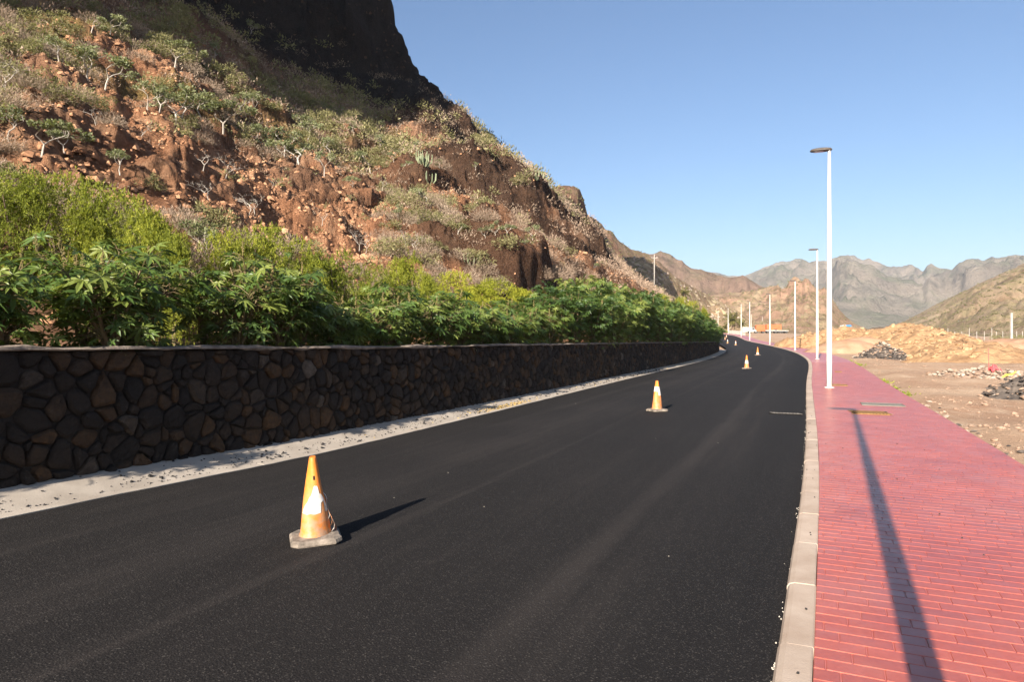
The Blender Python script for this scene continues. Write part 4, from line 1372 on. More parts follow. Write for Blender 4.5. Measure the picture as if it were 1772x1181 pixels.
# ---- dry shrubs, pale-barked trees, green shrubs and cactus on the slope
M['dry_twig'] = leaf_mat('dry_twig', (0.15, 0.11, 0.08), (0.27, 0.20, 0.15), (0.42, 0.33, 0.25), .12, .9, .8, .1)
M['dry_pink'] = leaf_mat('dry_twig_pale', (0.17, 0.12, 0.088), (0.30, 0.215, 0.16), (0.42, 0.315, 0.24), .15, .9, .5, .1)
M['bark_white'] = simple_mat('pale_bark', (0.30, 0.265, 0.22), (0.48, 0.43, 0.375), 4, .8)
M['grey_leaf'] = leaf_mat('grey_green_leaf', (0.095, 0.105, 0.052), (0.175, 0.19, 0.095), (0.29, 0.30, 0.165), .3, .6, 1.5, .2)
M['olive_leaf'] = leaf_mat('olive_leaf', (0.10, 0.092, 0.042), (0.195, 0.178, 0.085), (0.32, 0.29, 0.15), .3, .7, 1.2, .1)
M['cactus'] = simple_mat('cactus_skin', (0.13, 0.16, 0.085), (0.24, 0.26, 0.16), 3, .7)
def twig_items(rnd, n, wide=1.0):
    it = []
    for k in range(n):
        d = Vector((rnd.gauss(0, 1), rnd.gauss(0, 1), abs(rnd.gauss(.15, .75)))).normalized()
        r = rnd.uniform(.15, .95) ** .7
        p = Vector((d.x * r, d.y * r, d.z * r * .95))
        dd = (d + rdir() * .9 + Vector((0, 0, .35))).normalized()
        it.append((tuple(p * .86), tuple(dd), rnd.uniform(.10, .26), rnd.uniform(.005, .010) * wide))
    return it
def soup_mesh(name, items, mat):
    a = leaf_soup(name, items, mat); m = a.data; bpy.data.objects.remove(a)
    return m
rnd = random.Random(12)
DRY_HI = [soup_mesh('twigs', twig_items(rnd, 1300), M['dry_twig']) for i in range(4)]
DRY_PK = []
for m_ in DRY_HI:
    c = m_.copy(); c.materials[0] = M['dry_pink']; DRY_PK.append(c)
DRY_LO = [twig_items(rnd, 60, 3.4) for i in range(4)]
def tuft_items(rnd, n, wide=1.0):
    it = []
    cl = [(Vector((rnd.uniform(-.6, .6), rnd.uniform(-.6, .6), rnd.uniform(.2, .75))), rnd.uniform(.2, .42)) for _ in range(9)]
    for k in range(n):
        c, r = rnd.choice(cl)
        d = rdir(-.4, 1)
        p = c + d * r * rnd.uniform(.4, 1)
        it.append((tuple(p), tuple((d + rdir() * .8)), rnd.uniform(.08, .2) * wide, rnd.uniform(.012, .03) * wide))
    return it
OLIVE = [soup_mesh('leaves', tuft_items(rnd, 700), M['olive_leaf']) for i in range(3)]
OLIVE_LO = [tuft_items(rnd, 55, 2.5) for i in range(3)]
def tree_geo(rnd, leafy):
    tr = MB(); it = []
    def grow(p, d, L, r, lev):
        q = p + d * L
        mid = (p + q) / 2 + rdir() * L * .09
        tr.tube([p, mid, q], [r, r * .85, r * .74], 5 if lev < 2 else 3, False)
        if lev >= 3 and leafy:
            for k in range(rnd.randint(4, 8) if lev < 5 else rnd.randint(7, 11)):
                dd = (d * .5 + rdir(-.3, 1))
                it.append((tuple(q + rdir() * .07), tuple(dd), rnd.uniform(.06, .11), rnd.uniform(.016, .028)))
        if lev >= 5:
            return
        for k in range(rnd.choice((2, 3)) if lev < 1 else 2):
            nd = d * .8 + rdir(-.3, .55) * (.95 if lev else .75); nd.z = max(nd.z, .06 if lev else .45)
            grow(q, nd.normalized(), L * rnd.uniform(.62, .85), r * .67, lev + 1)
    grow(Vector((0, 0, -.08)), Vector((rnd.uniform(-.25, .25), rnd.uniform(-.25, .25), 1)).normalized(), .40, .026 if leafy else .018, 0)
    return tr, it
TREES = []
for i in range(7):
    tr, it = tree_geo(rnd, i < 5)
    zmax = max(v[2] for v in tr.v) + .05
    TREES.append((tr.mesh('trunk', M['bark_white']), soup_mesh('crown', it, M['grey_leaf']) if it else None, zmax))
def pale_tree(px, py_base, hpx, kind, label, group):
    p = hill_at(px, py_base)
    if p is None:
        return
    d = p[1]; H = hpx * d / FPX
    v = (TREES[:5] if kind else TREES[5:])
    tm, lm, zm = random.choice(v)
    k = H / zm
    o = thing('pale_tree', label, 'tree', (p[0], p[1], hz(p[0], p[1]) - .03), U(0, 6.28), group)
    w = k * U(1.0, 1.25)
    add('trunk', tm, o, scale=(w, w, k))
    if lm is not None:
        add('crown', lm, o, scale=(w, w, k))
random.seed(44)
LEAFY = [(150, 138, 62), (180, 160, 58), (155, 60, 30), (190, 62, 32), (255, 192, 50), (275, 194, 52), (305, 215, 70), (322, 222, 60), (345, 205, 44), (385, 235, 50), (415, 195, 36), (440, 200, 40), (370, 112, 34), (300, 115, 40),
         (432, 60, 26), (450, 262, 44), (465, 272, 46), (483, 276, 44), (492, 278, 50), (512, 285, 40), (518, 294, 46), (532, 250, 34), (560, 306, 40), (570, 268, 30), (520, 225, 26), (640, 300, 34), (655, 262, 28), (740, 368, 34), (790, 412, 24), (838, 414, 22), (858, 415, 30), (875, 412, 22), (920, 420, 28),
         (610, 330, 24), (700, 300, 20), (680, 280, 20), (610, 235, 24), (660, 225, 18), (720, 265, 18), (760, 300, 18), (820, 300, 14), (345, 440, 60), (355, 445, 52), (560, 200, 24), (590, 205, 20), (100, 108, 40), (15, 258, 60), (70, 272, 60), (110, 275, 46), (205, 300, 40), (690, 390, 30), (960, 430, 18), (905, 440, 18), (1025, 470, 14)]
for (px, py, h) in LEAFY:
    pale_tree(px, py, h, 1, 'pale-barked little tree with a grey-green crown on the slope', 'pale-barked leafy trees on the slope')
BARE = [(3, 165, 70), (12, 168, 60), (350, 305, 44), (390, 312, 44), (360, 358, 42), (165, 225, 34), (242, 244, 34), (430, 380, 44), (440, 378, 40), (555, 395, 30), (620, 440, 40), (632, 442, 36), (715, 440, 36), (470, 330, 24), (660, 330, 24), (700, 430, 30), (720, 434, 30)]
for (px, py, h) in BARE:
    pale_tree(px, py, h, 0, 'leafless white-branched little tree standing out against the red soil', 'leafless white trees on the slope')
def cactus_geo(rnd):
    mb = MB()
    for k in range(16):
        a = rnd.uniform(0, 6.283); r = rnd.uniform(.05, .4); h = rnd.uniform(.5, 1.0)
        b = Vector((math.cos(a) * r * .6, math.sin(a) * r * .6, -.05))
        mb.tube([b, b + Vector((math.cos(a) * r, math.sin(a) * r, h * .4)), b + Vector((math.cos(a) * r * 1.1, math.sin(a) * r * 1.1, h))], [.035, .04, .028], 5)
    return mb.mesh('cactus', M['cactus'])
CACT = [cactus_geo(rnd) for i in range(3)]
for (px, py, h) in [(733, 310, 26), (742, 322, 24), (925, 312, 18), (815, 465, 26), (730, 300, 22), (300, 60, 16), (940, 316, 14)]:
    p = hill_at(px, py)
    if p:
        add('candelabra_cactus', random.choice(CACT), None, (p[0], p[1], p[2] - .05), (0, 0, U(0, 6)), h * p[1] / FPX, label='clump of upright grey-green cactus columns on the slope', category='cactus', group='cactus clumps on the slope')

# scattered shrubs: the largest stand as single objects, the rest as one mass
def red_zone(px, py):
    """bare scree between the tree belts"""
    a = 150 + (px) * .22; b = 290 + px * .25
    return 20 < px < 660 and a + 25 < py < b + 20
cand = []
random.seed(101)
tries = 0
while len(cand) < 5000 and tries < 60000:
    tries += 1
    s_ = U(-8, 112); t_ = 10.5 + 48 * U(0, 1) ** .85
    x, y = rp(s_, t_); x = float(x); y = float(y)
    if y < 6:
        continue
    r = math.hypot(x, y); a = math.atan2(x, y)
    i = int(np.clip(np.searchsorted(_azc, a), 0, len(_azc) - 1))
    if a > _azc[-1] or r > rt2[i] + .5 or t_ < float(toe(s_)) + .2:
        continue
    z = hz(x, y)
    px = 886 + FPX * x / y; py = 580 - (z - EYE) * FPX / y
    if not (-60 < px < 1260 and -40 < py < 560):
        continue
    if red_zone(px, py) and U(0, 1) < .76:
        continue
    if R[i, 0] and r > RT[i] + 1 and U(0, 1) < (.95 if px < 760 else .6):
        continue
    if px < 780 and (z - EYE) / r > E_clf[i] - .012 and U(0, 1) < .93:
        continue
    n = float(fbm(x / 6, y / 6, 0, 3, 201))
    if n < -.25 and U(0, 1) < .8:
        continue
    _j = int(np.clip(np.searchsorted(R[i], r), 0, NR - 1))
    if crag[i, _j] > .3 and px > 600 and U(0, 1) < (.72 if 770 < px < 960 else .45):
        continue
    kind = 'dry' if U(0, 1) < (.76 + .20 * float(smooth(860, 960, px)) * float(smooth(330, 400, py))) else 'olive'
    size = U(.28, .80) * (1.0 + .009 * r)
    if red_zone(px, py):
        size *= .55
    cand.append((x, y, z, size, kind, px, py, size / r))
cand.sort(key=lambda c: -c[7])
cnt = {'dry': 0, 'olive': 0}
low = {'dry': [], 'pink': [], 'olive': []}
for c in cand:
    x, y, z, size, kind, px, py, _ = c
    pink = (px > 860 and py > 370) or U(0, 1) < .35
    if cnt[kind] < (290 if kind == 'dry' else 200):
        cnt[kind] += 1
        if kind == 'dry':
            add('dry_shrub', random.choice(DRY_PK if pink else DRY_HI), None, (x, y, z - .06), (0, 0, U(0, 6.28)), (size, size, size * U(.75, 1.05)),
                label='pale pinkish leafless twiggy shrub on the slope' if pink else 'grey-brown leafless twiggy shrub on the slope', category='shrub', group='pale dry shrubs' if pink else 'grey-brown dry shrubs')
        else:
            add('green_shrub', random.choice(OLIVE), None, (x, y, z - .06), (0, 0, U(0, 6.28)), (size, size, size * U(.8, 1.1)), label='low olive green leafy shrub on the slope', category='shrub', group='olive green shrubs')
    else:
        src = random.choice(DRY_LO if kind == 'dry' else OLIVE_LO)
        key = 'olive' if kind == 'olive' else ('pink' if pink else 'dry')
        for (p, d, L, W) in src:
            low[key].append(((x + p[0] * size, y + p[1] * size, z - .06 + p[2] * size), d, L * size, W * size))
for key, mat, lab in (('dry', 'dry_twig', 'mass of small grey-brown dry scrub covering the upper slope'), ('pink', 'dry_pink', 'mass of small pale dry scrub covering the far slope'), ('olive', 'olive_leaf', 'mass of small olive green scrub covering the upper slope')):
    leaf_soup('scrub', low[key], M[mat], label=lab, category='scrub', kind='stuff')

# ---- loose stones on the scree
def rock_geo(rnd, n1=6):
    vs = [(0, 0, -.5)]; fs = []
    for lev, (rr, zz) in enumerate(((.75, -.35), (1.0, .05), (.65, .42))):
        for k in range(n1):
            a = 6.283 * (k + .5 * lev) / n1 + rnd.uniform(-.25, .25); q = rr * rnd.uniform(.7, 1.15)
            vs.append((q * math.cos(a), q * math.sin(a), zz + rnd.uniform(-.14, .14)))
    vs.append((rnd.uniform(-.2, .2), rnd.uniform(-.2, .2), .6))
    for k in range(n1):
        l = (k + 1) % n1
        fs.append((0, 1 + l, 1 + k))
        for lev in range(2):
            a = 1 + lev * n1
            fs.append((a + k, a + l, a + n1 + l)); fs.append((a + k, a + n1 + l, a + n1 + k))
        fs.append((1 + 2 * n1 + k, 1 + 2 * n1 + l, 1 + 3 * n1))
    return np.array(vs), np.array(fs)
ROCKS = [rock_geo(random.Random(i)) for i in range(8)]
def rock_lo(rnd):
    vs = []; fs = []
    for rr, zz in ((1.0, -.3), (.72, .45)):
        for k in range(5):
            a = 1.2566 * (k + (.5 if zz > 0 else 0)) + rnd.uniform(-.3, .3); q = rr * rnd.uniform(.7, 1.15)
            vs.append((q * math.cos(a), q * math.sin(a), zz + rnd.uniform(-.2, .2)))
    vs.append((rnd.uniform(-.2, .2), rnd.uniform(-.2, .2), .75))
    for k in range(5):
        l = (k + 1) % 5
        fs += [(k, l, 5 + k), (l, 5 + l, 5 + k), (5 + k, 5 + l, 10)]
    return np.array(vs), np.array(fs)
ROCKS_HI = ROCKS
ROCKS_LO = [rock_lo(random.Random(i)) for i in range(8)]
def rock_field(name, items, mat, parent=None, **kw):
    """items: x, y, z, radius"""
    V = []; F = []; n = 0
    for (x, y, z, r) in items:
        v, f = (ROCKS_LO if name == 'scree' else ROCKS)[random.randrange(8)]
        a = U(0, 6.283); ca, sa = math.cos(a), math.sin(a)
        w = v * np.array([r * U(.7, 1.25), r * U(.7, 1.1), r * U(.8, 1.15)])
        w = np.stack([w[:, 0] * ca - w[:, 1] * sa + x, w[:, 0] * sa + w[:, 1] * ca + y, w[:, 2] + z], 1)
        V.append(w); F.append(f + n); n += len(v)
    return add(name, mesh_np(name, np.vstack(V), np.vstack(F), mat), parent, **kw)
M['scree'] = simple_mat('scree_stone', (0.20, 0.095, 0.05), (0.46, 0.26, 0.15), 1.6, .95, .02, 20, spec=.1)
it = []
tries = 0
while len(it) < 15000 and tries < 110000:
    tries += 1
    s_ = U(-6, 95); t_ = 11.5 + 40 * U(0, 1) ** 1.2
    x, y = rp(s_, t_); x = float(x); y = float(y)
    if y < 6 or math.atan2(x, y) > _azc[-1]:
        continue
    z = hz(x, y); px = 886 + FPX * x / y; py = 580 - (z - EYE) * FPX / y
    if not (-40 < px < 1250 and -20 < py < 560):
        continue
    if not red_zone(px, py) and U(0, 1) < .6:
        continue
    i = int(np.clip(np.searchsorted(_azc, math.atan2(x, y)), 0, len(_azc) - 1))
    if px < 790 and (z - EYE) / math.hypot(x, y) > E_clf[i] - .02:
        continue
    _j = int(np.clip(np.searchsorted(R[i], math.hypot(x, y)), 0, NR - 1))
    if px > 600 and (crag[i, _j] > .15 or bas[i, _j] > .15) and U(0, 1) < .9:
        continue
    it.append((x, y, z, min(.035 + random.expovariate(1 / .040), .22)))
rock_field('scree', it, M['scree'], label='loose rust-coloured stones scattered over the bare red slope', category='stones', kind='stuff')
# ------------------------------------------------------------------ street lamps
M['pole'] = simple_mat('white_pole_paint', (0.56, 0.54, 0.50), (0.64, 0.62, 0.58), 3, .45, spec=.4)
M['lamp_head'] = simple_mat('lamp_housing', (0.05, 0.042, 0.036), (0.085, 0.07, 0.06), 5, .5, spec=.4)
M['lens'] = simple_mat('lamp_lens', (0.10, 0.11, 0.14), (0.14, 0.15, 0.18), 5, .15, spec=.6)
M['steel'] = simple_mat('galvanised_steel', (0.28, 0.28, 0.28), (0.42, 0.41, 0.40), 9, .5, spec=.5, metallic=.6)
LAMP_H = 7.62
def lamp_meshes():
    d = {}
    mb = MB()
    prof = [(.082, 0.0), (.082, .9), (.081, 2.6), (.066, 4.9), (.044, LAMP_H - .12), (.046, LAMP_H - .06)]
    mb.lathe(prof, 14)
    d['pole'] = mb.mesh('pole', M['pole'], True)
    mb = MB(); mb.lathe([(.15, 0), (.15, .02), (.1, .025)], 14); d['base_plate'] = mb.mesh('base_plate', M['pole'])
    mb = MB(); mb.box((-.02, -.095, .72), (.11, .03, .34), 0, .012); d['access_door'] = mb.mesh('access_door', M['pole'])
    # flat oval luminaire reaching over the road (+x), on a short spigot
    mb = MB()
    n = 20; rings = []
    for (f, z) in ((.75, LAMP_H - .045), (.97, LAMP_H - .03), (1.0, LAMP_H + .0), (.9, LAMP_H + .035), (.55, LAMP_H + .06), (.15, LAMP_H + .068)):
        rings.append([(.24 + .33 * f * math.copysign(abs(math.cos(a)) ** .8, math.cos(a)), .15 * f * math.copysign(abs(math.sin(a)) ** .8, math.sin(a)), z) for a in [2 * math.pi * k / n for k in range(n)]])
    vs = [p for r in rings for p in r]; fs = [tuple(reversed(range(n)))]
    for i in range(len(rings) - 1):
        for k in range(n):
            l = (k + 1) % n
            fs.append((i * n + k, i * n + l, i * n + n + l, i * n + n + k))
    fs.append(tuple(range((len(rings) - 1) * n, len(rings) * n)))
    mb.raw(vs, fs); d['lamp_head'] = mb.mesh('lamp_head', M['lamp_head'], False)
    mb = MB(); mb.lathe([(.035, LAMP_H - .13), (.05, LAMP_H - .10), (.05, LAMP_H - .03)], 10); d['spigot'] = mb.mesh('spigot', M['steel'])
    mb = MB(); mb.box((.30, 0, LAMP_H - .049), (.26, .18, .006)); d['lens'] = mb.mesh('lens', M['lens'])
    return d
LM = lamp_meshes()
def lamp(x, y, z, rotz, label, group=None):
    o = thing('street_lamp', label, 'street lamp', (x, y, z), rotz, group)
    for nm in ('base_plate', 'pole', 'access_door', 'spigot'):
        add(nm, LM[nm], o)
    h = add('lamp_head', LM['lamp_head'], o)
    add('lens', LM['lens'], h)
    return o
def lamp_on_walk(dist, label, tt=-.50, group=None):
    i = np.argmin(np.abs(_C[:, 1] - dist)); s = float(_S[i])
    x, y = rp(s, tt)
    a = heading(s) + math.pi / 2
    return lamp(float(x), float(y), float(zg(s)) + Z_WALK + .004, a, label, group)
lamp(.10, -.76, Z_WALK + .004, heading(0) + math.pi / 2, 'white street lamp behind the viewpoint whose long shadow lies on the red pavement')
lamp_on_walk(22.2, 'nearest tall white street lamp standing on the red pavement by the kerb')
lamp_on_walk(47.5, 'second white street lamp along the red pavement')
lamp_on_walk(75.0, 'third white street lamp along the pavement, beside the start of the ochre heap')
lamp_on_walk(103.0, 'fourth white street lamp along the pavement, in front of the parked trailer', -.45)
lamp_on_walk(133.0, 'fifth white street lamp along the pavement where the road bends left', -.4)
lamp_on_walk(158.0, 'sixth white street lamp along the pavement just past the bend', -.5)
lamp_on_walk(197.0, 'seventh white street lamp by the white railing and the palms', -.6)
lamp_on_walk(232.0, 'last white street lamp where the road disappears behind the bushes', -.6)
lamp(*polar(1300, 290), 3.0, 2.4, 'distant street lamp behind the white van')
lamp(*polar(1319, 330), 3.2, 2.4, 'distant street lamp behind the orange container')
lamp(*polar(1261, 270), 2.4, 2.4, 'distant street lamp between the palms and the last lamp of the road')

# ------------------------------------------------------------------ traffic cones
def cone_mat():
    m, nt, b = new_mat('cone_orange'); t = NT(nt)
    p = t.coord('Object')
    sep = t.node('ShaderNodeSeparateXYZ'); t.l(p, sep.inputs[0])
    c = t.ramp(t.noise(p, 9, 5), [(0.3, (0.52, 0.135, 0.009)), (0.7, (0.60, 0.20, 0.022))])
    dirt = t.math('MULTIPLY', t.ramp(t.noise(p, 12, 6, .7), [(0.36, 0.0), (0.60, 0.9)]), t.ramp(sep.outputs[2], [(0.05, 1.0), (0.30, 0.55), (0.5, 0.15)]))
    c = t.mix(dirt, c, (0.30, 0.21, 0.145))
    t.l(c, b.inputs['Base Color']); b.inputs['Roughness'].default_value = .55; b.inputs['Specular IOR Level'].default_value = .35
    t.l(t.bump(t.noise(p, 14, 4), .4, .01), b.inputs['Normal'])
    return m
M['cone'] = cone_mat()
M['sleeve'] = simple_mat('white_sleeve', (0.40, 0.37, 0.34), (0.54, 0.51, 0.49), 16, .5, .003, 50, coords='obj')
M['rubber'] = simple_mat('dirty_rubber', (0.075, 0.062, 0.05), (0.26, 0.215, 0.175), 14, .9, .006, 50, coords='obj')
M['hole'] = simple_mat('slot_dark', (0.008, 0.007, 0.006), (0.012, 0.011, 0.01), 5, .9)
CH = .70
def cone_r(z):
    return .122 + (.028 - .122) * max(0, (z - .055)) / (CH - .055)
def cone(x, y, z, rot, label, sleeve, rnd, detail=True, lean=(0, 0), dirty=False):
    o = thing('traffic_cone', label, 'traffic cone', (x, y, z), rot)
    o.rotation_euler = (lean[0], lean[1], rot)
    n = 28 if detail else 14
    mb = MB()
    # square foot with cut corners, slightly warped
    def ring(h, zz, cc):
        pts = [(h - cc, -h), (h, -h + cc), (h, h - cc), (h - cc, h), (-h + cc, h), (-h, h - cc), (-h, -h + cc), (-h + cc, -h)]
        return [(px, py, zz + .006 * math.sin(3 * px / .2 + py / .13)) for px, py in pts]
    rs = [ring(.195, .006, .05), ring(.20, .018, .05), ring(.198, .042, .055), ring(.182, .056, .055)]
    vs = [p for r in rs for p in r] + [(.125 * math.cos(2 * math.pi * (k - .75) / 8 + .4), .125 * math.sin(2 * math.pi * (k - .75) / 8 + .4), .062) for k in range(8)]
    fs = [tuple(reversed(range(8)))]
    for i in range(4):
        for k in range(8):
            l = (k + 1) % 8
            fs.append((i * 8 + k, i * 8 + l, i * 8 + 8 + l, i * 8 + 8 + k))
    fs.append(tuple(range(32, 40)))
    mb.raw(vs, fs); mb.build('foot', M['rubber'], o)
    zs = [.045, .06, .08, .14, .2, .26, .32, .38, .44, .5, .56, .62, .67, CH - .012, CH]
    def rr(k, zz):
        w = .006 * math.sin(2 * math.pi * k / n * 2 + zz * 6) + .004 * math.sin(2 * math.pi * k / n * 3 + zz * 11)
        return (cone_r(zz) + (w if detail else 0) * (1.2 - zz)) * (1.06 if zz < .07 else 1.0)
    vs = []; fs = []
    for zz in zs:
        for k in range(n):
            a = 2 * math.pi * k / n
            q = rr(k, zz) * (.82 if zz == CH else 1)
            vs.append((q * math.cos(a), q * math.sin(a), zz))
    for i in range(len(zs) - 1):
        for k in range(n):
            l = (k + 1) % n
            fs.append((i * n + k, i * n + l, i * n + n + l, i * n + n + k))
    for k in range(n):   # hollow mouth at the tip
        a = 2 * math.pi * k / n
        vs.append((.017 * math.cos(a), .017 * math.sin(a), CH - .03))
    b0 = (len(zs) - 1) * n
    for k in range(n):
        l = (k + 1) % n
        fs.append((b0 + k, b0 + l, b0 + n + l, b0 + n + k))
    fs.append(tuple(range(b0 + n, b0 + 2 * n)))
    body = MB(); body.raw(vs, fs); bo = body.build('cone_body', M['cone'], o, True)
    # reflective sleeve: lower and upper rim given per angle, ragged where it is torn
    vs = []; fs = []; cols = []
    steps = 7; N = 72 if detail else 28
    for k in range(N + 1):
        u = k / N; a = 2 * math.pi * u
        lo, hi = sleeve(u)
        cols.append(hi - lo > .012)
        for j in range(steps + 1):
            zz = lo + (hi - lo) * j / steps
            kk = u * n; i0 = int(kk) % n; f = kk - int(kk)
            q = rr(i0, zz) * (1 - f) + rr((i0 + 1) % n, zz) * f + .0035
            vs.append((q * math.cos(a), q * math.sin(a), zz))
    for k in range(N):
        if cols[k] and cols[k + 1]:
            for j in range(steps):
                p = k * (steps + 1) + j
                fs.append((p, p + steps + 1, p + steps + 2, p + 1))
    sl = MB(); sl.raw(vs, fs); sl.build('reflective_sleeve', M['sleeve'], o, True)
    return o
rc_ = random.Random(3)
def ragged(u, seed, amp):
    return amp * float(fbm(u * 9, seed, 0, 4, 9))
def dusk(u, c, w):
    d = abs((u - c + .5) % 1 - .5)
    return max(0.0, 1 - d / w)
# the near cone: sleeve torn to a ragged wedge, its lower edge still straight
VIEW = .74      # side facing the viewpoint, as a fraction of a turn before the cone's own rotation
def sl1(u):
    d = ((u - VIEW + .5) % 1) - .5          # 0 faces the viewpoint, positive to its right
    lo = .245 + ragged(u, 2.0, .006)
    hi = float(np.interp(d, [-.23, -.20, -.02, .0, .075, .085, .11, .17, .22], [.245, .262, .44, .475, .47, .40, .385, .34, .25])) + ragged(u, 1.0, .022)
    if .10 < d < .155:
        lo = .335 + ragged(u, 6.0, .02)     # a hole where the sheet has come away
    if abs(d) > .23:
        hi = lo
    return lo, max(lo, hi)
def gxy(px, py, z=0.0):
    return gp(px, py, z)
x, y = gxy(546, 947); s_, t_ = st(x, y)
near_cone = cone(x, y, float(zroad(s_[0], t_[0])) + .008, math.radians(20), 'battered dirty orange traffic cone with a torn white sleeve, nearest on the road', sl1, rc_, True, (.02, -.035))
# strips of the torn sleeve hanging off its shaded side, and the slot in its side
mb = MB()
a_v = 2 * math.pi * (VIEW + .015)
def on_cone(a, zz, off):
    q = cone_r(zz) + off
    return Vector((q * math.cos(a), q * math.sin(a), zz))
mb.raw([on_cone(a_v - .12, .515, .006), on_cone(a_v + .12, .515, .006), on_cone(a_v + .12, .548, .006), on_cone(a_v - .12, .548, .006)], [(0, 1, 2, 3)])
mb.build('slot', M['hole'], near_cone)
for k in range(5):
    mb = MB(); a = a_v + 1.15 + .13 * k; pts = []
    z0 = .40 - .05 * k; L = .22 + .03 * k
    vs = []; fs = []
    for i in range(9):
        u = i / 8; zz = z0 - L * u; off = .006 + .035 * math.sin(u * 3.1) * (.6 + .15 * k) + .012 * math.sin(u * 9 + k)
        zz = max(zz, .068)
        w = .05 + .05 * math.sin(u * 5 + k * 2)
        vs += [on_cone(a - w, zz, off), on_cone(a + w, zz, off * .9)]
    for i in range(8):
        fs.append((2 * i, 2 * i + 1, 2 * i + 3, 2 * i + 2))
    mb.raw(vs, fs); mb.build('torn_strip', M['sleeve'] if k % 2 == 0 else M['cone'], near_cone)
def band(lo, hi, cut=None):
    def f(u):
        l = lo + ragged(u, 7, .008); h = hi + ragged(u, 4, .006)
        if cut:
            d = ((u - VIEW + .5) % 1) - .5
            if cut[0] < d < cut[1]:
                l = cut[2] + ragged(u, 11, .012)
        return l, max(l, h)
    return f
CONES = [((1137, 713), band(.37, .565, (-.5, -.01, .455)), 'orange traffic cone with a white band ripped along its lower edge, second along the road'),
         ((1292, 639), band(.27, .44), 'orange traffic cone with a clean white band, third along the road'),
         ((1311, 614), band(.12, .22), 'orange traffic cone with a low white band, fourth along the road'),
         ((1273, 597.6), band(.28, .60), 'small far cone with a wide white band, fifth along the road'),
         ((1259, 593.5), band(.34, .66), 'small far cone with a white upper half, sixth along the road')]
DIST = [None, None, 58.0, 100.0, 112.0]
for k, ((px, py), sl, lab) in enumerate(CONES):
    if DIST[k] is None:
        x, y = gxy(px, py)
    else:
        x, y = polar(px, DIST[k])
    s_, t_ = st(x, y)
    cone(x, y, float(zroad(s_[0], t_[0])) + .010, U(0, 1.5) if k else .35, lab, sl, rc_, k < 1)
for (px, d, lab) in ((1254.5, 140, 'far yellowish traffic cone close to the bushes at the end of the wall'), (1257, 153, 'farthest orange traffic cone before the road disappears')):
    x, y = polar(px, d); s_, t_ = st(x, y)
    cone(x, y, float(zroad(s_[0], t_[0])) + .012, U(0, 1.5), lab, band(.3, .5), rc_, False)

# ------------------------------------------------------------------ drain and covers
M['iron'] = simple_mat('cast_iron', (0.010, 0.009, 0.009), (0.022, 0.020, 0.018), 15, .95, .002, 60, spec=.05)
M['worn_iron'] = simple_mat('worn_iron', (0.07, 0.065, 0.06), (0.30, 0.275, 0.25), 30, .8, spec=.1)
M['rust'] = simple_mat('rusty_iron', (0.17, 0.085, 0.03), (0.32, 0.185, 0.07), 12, .8)
M['grey_plate'] = simple_mat('grey_cover_plate', (0.15, 0.14, 0.12), (0.24, 0.22, 0.19), 10, .9, spec=.1)
x, y = gxy(1360, 717); s_, t_ = st(x, y); s_ = s_[0]; t_ = t_[0]
a = heading(s_)
dr = thing('road_drain', 'slotted iron drain grate let into the asphalt beside the kerb', 'drain', (x, y, float(zroad(s_, t_)) + .010), a - math.pi / 2)
mb = MB(); mb.box((0, 0, .0), (.70, .36, .012), 0, .004); mb.build('frame', M['iron'], dr)
for k in range(9):
    mb = MB(); mb.box((-.28 + k * .07, 0, .007), (.018, .22, .012), .5, .003); mb.build('bar', M['worn_iron'], dr)
def cover(px0, px1, py0, py1, name, label, mat, bars=None):
    z = Z_WALK
    (xa, ya), (xb, yb) = gxy((px0 + px1) / 2, py0, z), gxy((px0 + px1) / 2, py1, z)
    cx, cy = (xa + xb) / 2, (ya + yb) / 2
    w = (px1 - px0) / FPX * cy; dpt = abs(ya - yb)
    s_, t_ = st(cx, cy); rz = heading(s_[0]) - math.pi / 2
    o = thing(name, label, 'cover', (cx, cy, float(zg(s_[0])) + Z_WALK + .004), rz)
    mb = MB(); mb.box((0, 0, .004), (w, dpt, .008), 0, .003); mb.build('plate', mat if not bars else M['iron'], o)
    mb = MB()
    for sx in (-1, 1):
        mb.box((sx * (w / 2 + .008), 0, .005), (.016, dpt + .03, .012))
    for sy in (-1, 1):
        mb.box((0, sy * (dpt / 2 + .008), .005), (w, .016, .0116))
    mb.build('rim', mat, o)
    if bars:
        for k in range(bars):
            mb = MB(); mb.box((-w / 2 + (k + .5) * w / bars, 0, .012), (w / bars * .55, dpt * .92, .01), .3); mb.build('bar', mat, o)
    return o
cover(1495, 1558, 698.6, 703.6, 'pavement_cover', 'flat grey inspection cover in the red pavement', M['grey_plate'])
cover(1477, 1532, 712.4, 718.2, 'pavement_grate', 'rusty yellow-brown barred grate in the red pavement beside the lamp shadow', M['rust'], 11)
cover(1441, 1464, 665.8, 668.4, 'pavement_cover', 'small rusty cover at the foot of the nearest street lamp', M['rust'])
cover(1446, 1455, 643.2, 644.8, 'pavement_cover', 'small brown cover in the pavement beyond the nearest street lamp', M['rust'])

